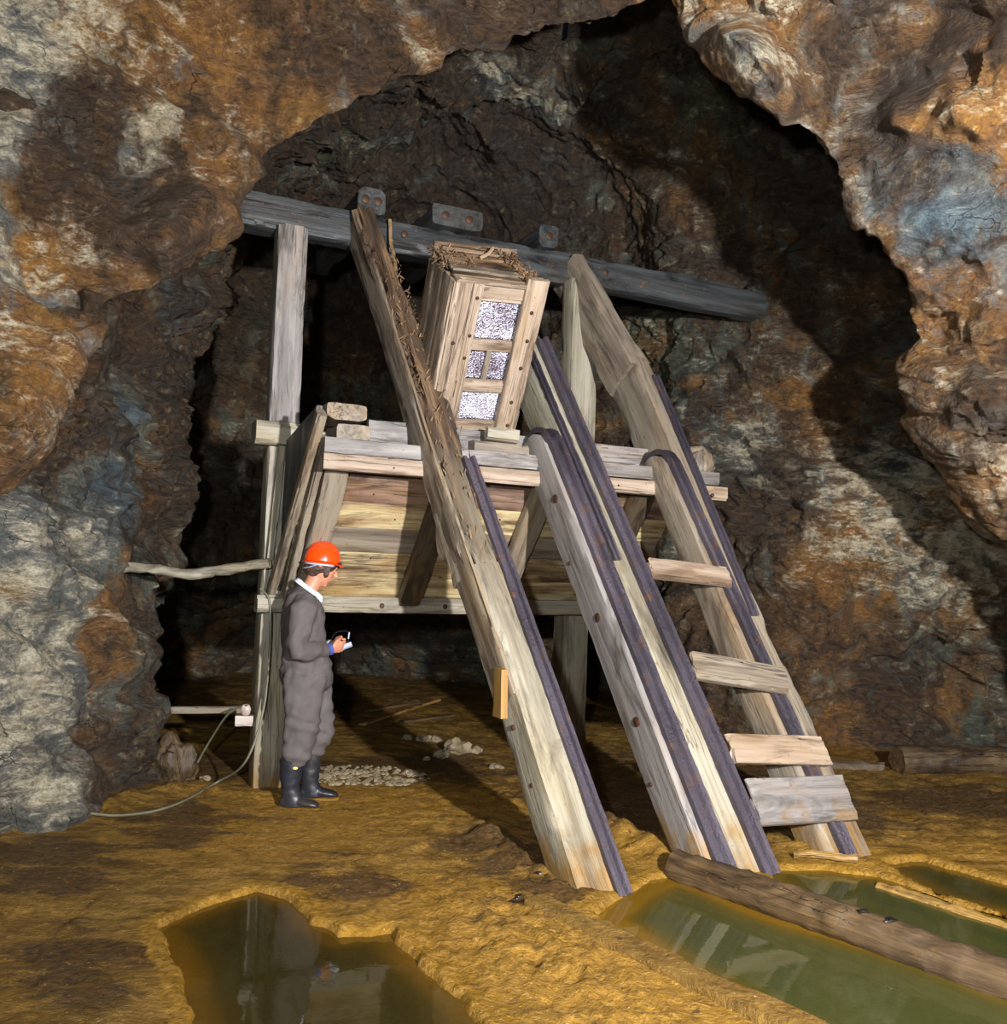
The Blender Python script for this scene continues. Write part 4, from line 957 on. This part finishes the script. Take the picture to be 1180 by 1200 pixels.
def fused(name, specs, mat, parent, voxel, disp=None, smooth_it=3, n=20):
    vs, fs = lofts(specs, n)
    me = bpy.data.meshes.new(name+'_src'); me.from_pydata([tuple(v) for v in vs], [], fs); me.update()
    bmn = bmesh.new(); bmn.from_mesh(me); bmesh.ops.recalc_face_normals(bmn, faces=bmn.faces); bmn.to_mesh(me); bmn.free()
    o = bpy.data.objects.new(name+'_src', me); COL.objects.link(o)
    r = o.modifiers.new('r', 'REMESH'); r.mode = 'VOXEL'; r.voxel_size = voxel; r.use_smooth_shade = True
    if smooth_it: s = o.modifiers.new('s', 'SMOOTH'); s.factor = .5; s.iterations = smooth_it
    dg = bpy.context.evaluated_depsgraph_get(); ev = o.evaluated_get(dg); nm = bpy.data.meshes.new_from_object(ev)
    bpy.data.objects.remove(o)
    nm.name = name
    if disp:
        nrm = [v.normal.copy() for v in nm.vertices]
        for v, nn in zip(nm.vertices, nrm): v.co += nn*disp(v.co)
        nm.update()
    nm.polygons.foreach_set('use_smooth', [True]*len(nm.polygons)); nm.materials.clear(); nm.materials.append(M[mat])
    ob = bpy.data.objects.new(name, nm); COL.objects.link(ob); ob.parent = parent; return ob
pr = thing('person', 'miner in grey coverall and orange helmet looking down, standing beside the left post', 'person', PO)
pr.rotation_euler = (0, 0, PYAW); pr.scale = (PSC, PSC, PSC)
# head frame: pitched forward
HP = math.radians(28); HCN = Vector((.085, 0, 1.60))
def H(x, y, z):           # head-local (x forward, z up) -> person space
    return HCN + Vector((x*math.cos(HP)+z*math.sin(HP), y, -x*math.sin(HP)+z*math.cos(HP)))
def hr(x, z, a, b): c = H(x, 0, z); e = H(x+a, 0, z)-c; return (c, e, Vector((0, b, 0)))
head = [hr(.01, -.115, .02, .02), hr(.015, -.112, .055, .035), hr(.008, -.095, .078, .05), hr(.003, -.07, .088, .060), hr(0, -.04, .093, .068), hr(-.002, 0, .098, .073), hr(-.004, .04, .100, .075), hr(-.006, .075, .090, .068), hr(-.006, .10, .065, .05), hr(-.006, .115, .02, .02)]
def small(p, q, r0, r1, up=Vector((0, 1, 0))): return limb([p, (Vector(p)+Vector(q))/2, q], [r0, (r0+r1)/2, r1], up=up)
nose = limb([H(.088, 0, .022), H(.100, 0, .0), H(.112, 0, -.018), H(.108, 0, -.028)], [.007, .010, .014, .009])
lipu = limb([H(.085, -.018, -.052), H(.096, 0, -.050), H(.085, .018, -.052)], [.005, .008, .005], up=Vector((0, 0, 1)))
lipl = limb([H(.083, -.016, -.062), H(.093, 0, -.062), H(.083, .016, -.062)], [.005, .008, .005], up=Vector((0, 0, 1)))
chin = limb([H(.055, 0, -.10), H(.078, 0, -.098), H(.085, 0, -.093)], [.025, .020, .010])
brow = limb([H(.082, -.045, .030), H(.094, 0, .034), H(.082, .045, .030)], [.008, .009, .008], up=Vector((0, 0, 1)))
ears = [limb([H(-.012, s*.070, -.03), H(-.014, s*.079, -.005), H(-.016, s*.077, .022)], [(.012, .006), (.018, .007), (.012, .006)]) for s in (-1, 1)]
lids = [limb([H(.078, s*.020, .008), H(.084, s*.030, .008), H(.074, s*.042, .008)], [.008, .012, .008], up=Vector((0, 0, 1))) for s in (-1, 1)]
neck = limb([(-.025, 0, 1.36), (-.005, 0, 1.43), (.025, 0, 1.49), (.045, 0, 1.54)], [.066, .058, .056, .058])
torso = [hring(-.02, 0, .90, .10, .13), hring(-.02, 0, 1.05, .09, .12), hring(-.03, 0, 1.25, .10, .15), hring(-.03, 0, 1.36, .07, .10)]
def hand(wrist, d, s, palmn):
    """wrist point, direction of the fingers, sideways (towards the thumb), palm normal -> lofts"""
    w, d, s, p = Vector(wrist), Vector(d).normalized(), Vector(s).normalized(), Vector(palmn).normalized()
    out = [[(w-d*.03, s*.026, p*.020), (w, s*.027, p*.018), (w+d*.035, s*.040, p*.017), (w+d*.075, s*.042, p*.015), (w+d*.088, s*.036, p*.012)]]
    for k, (o_, L) in enumerate(((.030, .070), (.010, .078), (-.011, .072), (-.031, .056))):
        b = w+d*.075+s*o_; k1 = b+d*L*.42+p*.006; dd = (d*.45+p*.9).normalized(); k2 = k1+dd*L*.38; d3 = (p*.85-d*.5).normalized(); k3 = k2+d3*L*.30
        out.append(limb([b-d*.02, b, k1, k2, k3], [.010, .0098, .0092, .0085, .0065]))
    tb = w+d*.02+s*.028; t1 = tb+s*.022+d*.025+p*.01; t2 = t1+d*.03+p*.018+s*.002; t3 = t2+d*.018+p*.014-s*.006
    out.append(limb([tb, t1, t2, t3], [.013, .0115, .0105, .008])); return out
WR = Vector((.165, -.075, 1.045)); WL = Vector((.165, .085, 1.055))
hands = hand(WR, (.72, .50, .15), (.1, -.35, .93), (-.35, .9, .2)) + hand(WL, (.72, -.45, .12), (.1, .35, .93), (-.35, -.9, .2))
arms_in = [limb([(-.03, s*.17, 1.31), (-.055, s*.215, 1.04), w_], [.040, .024, .022]) for s, w_ in ((-1, WR), (1, WL))]
legs_in = [limb([(.0, -.085, .92), (-.0, -.10, .55), (-.06, -.105, .30)], [.06, .055, .04]), limb([(.02, .085, .92), (.08, .105, .55), (.06, .105, .30)], [.06, .055, .04])]
body = fused('body', [head, nose, lipu, lipl, chin, brow, neck, torso] + ears + lids + hands + arms_in + legs_in, 'skin', pr, .0052, None, 1)
# coverall
def wr(p):
    z = p.z
    d = noise.noise(Vector((p.x*9, p.y*9, z*5)))*.012 + noise.noise(Vector((p.x*22, p.y*20, z*14)))*.006
    d += (1-abs(noise.noise(Vector((p.x*6+z*4, p.y*6, z*10-p.x*8))))*3)*.006
    if z < .72: d += math.sin(z*75+p.x*20+3*noise.noise(p*8))*.006*ss(.75, .5, z)
    if .86 < z < 1.0: d += math.sin(z*90+p.x*25)*.003
    return d
tors = [hring(-.012, 0, 1.452, .058, .062, -.5), hring(-.022, 0, 1.42, .085, .105, -.4), hring(-.035, 0, 1.385, .112, .165, -.2), hring(-.035, 0, 1.33, .135, .20, -.1), hring(-.03, 0, 1.24, .148, .20), hring(-.025, 0, 1.12, .150, .19), hring(-.015, 0, 1.03, .152, .182), hring(-.005, 0, .95, .168, .19), hring(.0, 0, .87, .178, .19), hring(.005, 0, .80, .165, .18), hring(.01, 0, .76, .12, .12)]
legR = [hring(.0, -.095, .88, .150, .105), hring(-.005, -.10, .74, .135, .105), hring(-.005, -.105, .60, .115, .095), hring(-.01, -.105, .50, .112, .09), hring(-.02, -.105, .42, .104, .088), hring(-.035, -.105, .355, .100, .085), hring(-.045, -.105, .315, .092, .08), hring(-.05, -.105, .285, .078, .07)]
legL = [hring(.02, .095, .88, .150, .105), hring(.045, .10, .74, .135, .105), hring(.075, .105, .60, .115, .095), hring(.085, .105, .50, .118, .09), hring(.085, .105, .42, .108, .088), hring(.075, .105, .37, .100, .085), hring(.065, .105, .335, .092, .08), hring(.06, .105, .30, .078, .07)]
slv = []
for s, w_ in ((-1, WR), (1, WL)):
    wv = w_ - Vector((.02, -.012*-s, .0))
    slv.append(limb([(-.02, s*.13, 1.375), (-.028, s*.185, 1.32), (-.045, s*.225, 1.20), (-.062, s*.240, 1.09), (-.045, s*.235, 1.035), (.0, s*.205, 1.03), (.07, s*.155, 1.045), tuple(wv)], [.07, .082, .076, .070, .068, .064, .054, .044]))
cov = fused('coverall', [tors, legR, legL]+slv, 'cover', pr, .011, wr, 4, 28)
# collar, cuffs
def ringtube(name, c, a, b, nrm_up, r, mat, parent, h=.03, flare=0.):
    """a cloth band: open elliptic ring with thickness"""
    n = 40; vs = []; fs = []; prof = [(0, 0), (flare, h), (flare+.006, h), (.006, 0)]
    for i in range(n):
        t = 2*math.pi*i/n; e = a*math.cos(t)+b*math.sin(t); en = e.normalized()
        for (o_, z) in prof: vs.append(c + e + en*o_ + nrm_up*z)
    for i in range(n):
        for j in range(4):
            p = i*4+j; q = i*4+(j+1) % 4; p2 = ((i+1) % n)*4+j; q2 = ((i+1) % n)*4+(j+1) % 4; fs.append((p, q, q2, p2))
    o = mesh_obj(name, vs, fs, mat, None); fix_normals(o); o.parent = parent; o.matrix_local = Matrix.Identity(4); return o
nup = Vector((.56, 0, .83))
ringtube('shirt_collar', Vector((-.016, 0, 1.438)), Vector((.082, 0, -.056)), Vector((0, .078, 0)), nup, 0, 'shirt', pr, .028, -.006)
cp = fused('collar_tip', [limb([(.058, -.035, 1.405), (.075, -.030, 1.385), (.085, -.022, 1.355)], [(.016, .006), (.020, .006), (.006, .004)])], 'shirt', pr, .004, None, 1)
for s, w_ in ((-1, WR), (1, WL)):
    d = Vector((.72, .50*-s, .15)).normalized(); a_ = d.cross(Vector((0, 0, 1))).normalized(); b_ = a_.cross(d)
    ringtube('cuff', w_-d*.035, a_*.034, b_*.034, d, 0, 'cuff' if s < 0 else 'band', pr, .028, .0)
# hair
def hd(p): return (noise.noise(Vector((p.x*20, p.y*60, p.z*60)))*.006+noise.noise(p*90)*.002)
hair_s = [[hr(-.046, -.095, .054, .055), hr(-.038, -.060, .080, .074), hr(-.016, -.020, .098, .083), hr(-.006, .03, .108, .086), hr(-.008, .07, .100, .080), hr(-.008, .105, .07, .06)]]
hair_s += [limb([H(.035, s*.070, .03), H(.040, s*.068, -.01), H(.045, s*.062, -.04), H(.052, s*.056, -.062)], [(.020, .008), (.019, .008), (.020, .007), (.012, .005)]) for s in (-1, 1)]
hair_s += [limb([H(.06, -.055, .055), H(.088, 0, .060), H(.06, .055, .055)], [.018, .02, .018], up=Vector((0, 0, 1)))]
hair = fused('hair', hair_s, 'hair', pr, .005, hd, 1)
# helmet (dome, crown ridge, brim, peak) and its harness
HQ = math.radians(5); HCQ = HCN + Vector((-.008, 0, .028))
def HH(x, y, z): return HCQ + Vector((x*math.cos(HQ)+z*math.sin(HQ), y, -x*math.sin(HQ)+z*math.cos(HQ)))
def helm():
    vs = []; fs = []; n = 48; m_ = 18
    for j in range(m_+1):
        ph = math.pi/2*j/m_
        for i in range(n):
            t = 2*math.pi*i/n; c = math.cos(ph)**.85; x = .122*c*math.cos(t); y = .108*c*math.sin(t); z = .140*math.sin(ph)**.95
            rd = .006*math.exp(-(y/.014)**2)*ss(.0, .5, math.sin(ph)) ; vs.append(HH(x, y, .0+z+rd))
    for j in range(m_):
        for i in range(n): a_ = j*n+i; b_ = j*n+(i+1) % n; fs.append((a_, b_, b_+n, a_+n))
    k = len(vs)
    for (ex, dz) in ((.0, .0), (.010, -.004), (.012, -.009), (.002, -.008)):
        for i in range(n):
            t = 2*math.pi*i/n; pk = .018*max(0, math.cos(t))**3 if ex > .005 else 0
            x = (.122+ex+pk)*math.cos(t); y = (.108+ex)*math.sin(t); vs.append(HH(x, y, .0+dz-(.010 if pk > .01 else 0)))
    for j in range(3):
        for i in range(n): a_ = k+j*n+i; b_ = k+j*n+(i+1) % n; fs.append((b_, a_, a_+n, b_+n))
    return vs, fs
v_, f_ = helm(); hm = mesh_obj('helmet', v_, f_, 'helmet', None); fix_normals(hm); hm.parent = pr; hm.matrix_local = Matrix.Identity(4); hm['label'] = 'glossy orange safety helmet'
md = hm.modifiers.new('s', 'SOLIDIFY'); md.thickness = .003
ringtube('helmet_harness', HH(-.004, 0, -.022), (HH(.108, 0, 0)-HH(0, 0, 0)), Vector((0, .092, 0)), (HH(0, 0, 1)-HH(0, 0, 0)), 0, 'band', hm, .024, .004)
bpy.data.objects[-1] if False else None
nape = fused('nape_strap', [limb([HH(-.03, -.096, -.02), HH(-.075, -.078, -.042), HH(-.106, -.045, -.052), HH(-.116, 0, -.054), HH(-.106, .045, -.052), HH(-.075, .078, -.042), HH(-.03, .096, -.02)], [(.014, .004)]*7, up=Vector((0, 0, 1)))], 'band', hm, .004, None, 1)
# boots
def boot(x, y, z0, yaw, lab=None):
    def q(px, pz, a, b, tilt=0): 
        c = Vector((x+px*math.cos(yaw), y+px*math.sin(yaw), z0+pz)); e = Vector((math.cos(yaw)*math.cos(tilt), math.sin(yaw)*math.cos(tilt), math.sin(tilt)))
        return (c, e*a, Vector((-math.sin(yaw), math.cos(yaw), 0))*b)
    shaft = [q(0, .335, .076, .068), q(0, .31, .077, .069), q(0, .2, .068, .062), q(.0, .13, .062, .052), q(.01, .09, .068, .05), q(.02, .05, .078, .05), q(.02, .022, .08, .048)]
    ft = []
    for (px, h, b) in ((-.065, .05, .030), (-.05, .07, .040), (.0, .085, .044), (.06, .075, .043), (.11, .058, .047), (.155, .046, .046), (.185, .035, .034), (.197, .022, .018)):
        c = Vector((x+px*math.cos(yaw), y+px*math.sin(yaw), z0+.022+h/2)); ft.append((c, Vector((0, 0, h/2)), Vector((-math.sin(yaw), math.cos(yaw), 0))*b))
    o = fused('boot', [shaft, ft], 'boot', pr, .006, lambda p: noise.noise(Vector((p.x*14, p.y*14, p.z*25)))*.006*ss(.05, .15, p.z), 2)
    sl_ = []
    for (px, b, h) in ((-.072, .028, .012), (-.055, .042, .014), (-.0, .044, .014), (.05, .043, .013), (.11, .050, .013), (.16, .049, .013), (.192, .034, .012), (.205, .016, .010)):
        c = Vector((x+px*math.cos(yaw), y+px*math.sin(yaw), z0+.012)); sl_.append((c, Vector((0, 0, h)), Vector((-math.sin(yaw), math.cos(yaw), 0))*b))
    fused('sole', [sl_], 'sole', o, .005, None, 1)
    if lab:
        c = Vector((x+.03, y-.066, z0+.285)); l_ = mesh_obj('boot_mark', [c+Vector((.016*math.cos(t_*.5236), -.002, .009*math.sin(t_*.5236))) for t_ in range(12)]+[c+Vector((.016*math.cos(t_*.5236), .008, .009*math.sin(t_*.5236))) for t_ in range(12)], [tuple(range(12))]+[(i, (i+1) % 12, 12+(i+1) % 12, 12+i) for i in range(12)], 'label', None, smooth=False); fix_normals(l_); l_.parent = o; l_.matrix_local = Matrix.Identity(4)
        l_['label'] = 'small yellow oval mark'
boot(-.065, -.105, -.012, math.radians(-14), True)
boot(.055, .105, -.002, math.radians(-4))
# things in the hands
pm = Matrix.Translation(PO) @ Matrix.Rotation(PYAW, 4, 'Z') @ Matrix.Scale(PSC, 4)
def PW(x, y, z): return pm @ Vector((x, y, z))
dv_ = thing('hand_device', 'small grey device with a black wire loop held in the miner\'s hands', 'device', PW(.245, .0, 1.055))  # handheld device with a cable, gives no light
xx = (PW(1, 0, 0)-PW(0, 0, 0))
timber('case', PW(.225, .005, 1.045), PW(.30, .005, 1.075), .05, .035, xx.cross(ZZ), 'devgrey', dv_, 1, rough=.0005, chip=0, seg=.01)
tube('wire_loop', [PW(.27, 0, 1.08), PW(.285, 0, 1.13), PW(.27, 0, 1.16), PW(.22, 0, 1.16), PW(.18, -.01, 1.14), PW(.16, -.03, 1.10)], .0035, 'black', dv_, 6, 6)
timber('clasp', PW(.275, -.0, 1.11), PW(.280, 0, 1.155), .012, .008, xx.cross(ZZ), 'devgrey', dv_, 2, rough=.0003, chip=0, seg=.01)
# ------------------------------------------------------------------ lights (two camera flashes)
def lamp(name, loc, e, r, col=(1, 1, 1)):
    l = bpy.data.lights.new(name, 'POINT'); l.energy = e; l.shadow_soft_size = r; l.color = col
    o = bpy.data.objects.new(name, l); COL.objects.link(o); o.location = loc
def spot(name, loc, aim, e, r, ang, col=(1, 1, 1)):
    l = bpy.data.lights.new(name, 'SPOT'); l.energy = e; l.shadow_soft_size = r; l.color = col; l.spot_size = math.radians(ang); l.spot_blend = 1.
    o = bpy.data.objects.new(name, l); COL.objects.link(o); o.location = loc; o.rotation_euler = (Vector(aim)-Vector(loc)).to_track_quat('-Z', 'Y').to_euler()
spot('flash_right', (1.95, -.1, 2.25), (1.4, 9, 3.4), 4600, .07, 130, (1, .965, .98))
spot('flash_camera', (-.35, -.3, 1.9), (-.9, 8, 3.0), 850, .07, 140, (.95, .97, 1))
w = bpy.data.worlds.new('world'); SC.world = w; w.use_nodes = True
w.node_tree.nodes['Background'].inputs[0].default_value = (.6, .7, 1, 1); w.node_tree.nodes['Background'].inputs[1].default_value = .004
vs_ = SC.view_settings; vs_.view_transform = 'Standard'; vs_.look = 'None'; vs_.gamma = 1; vs_.use_curve_mapping = False; vs_.exposure = 0.
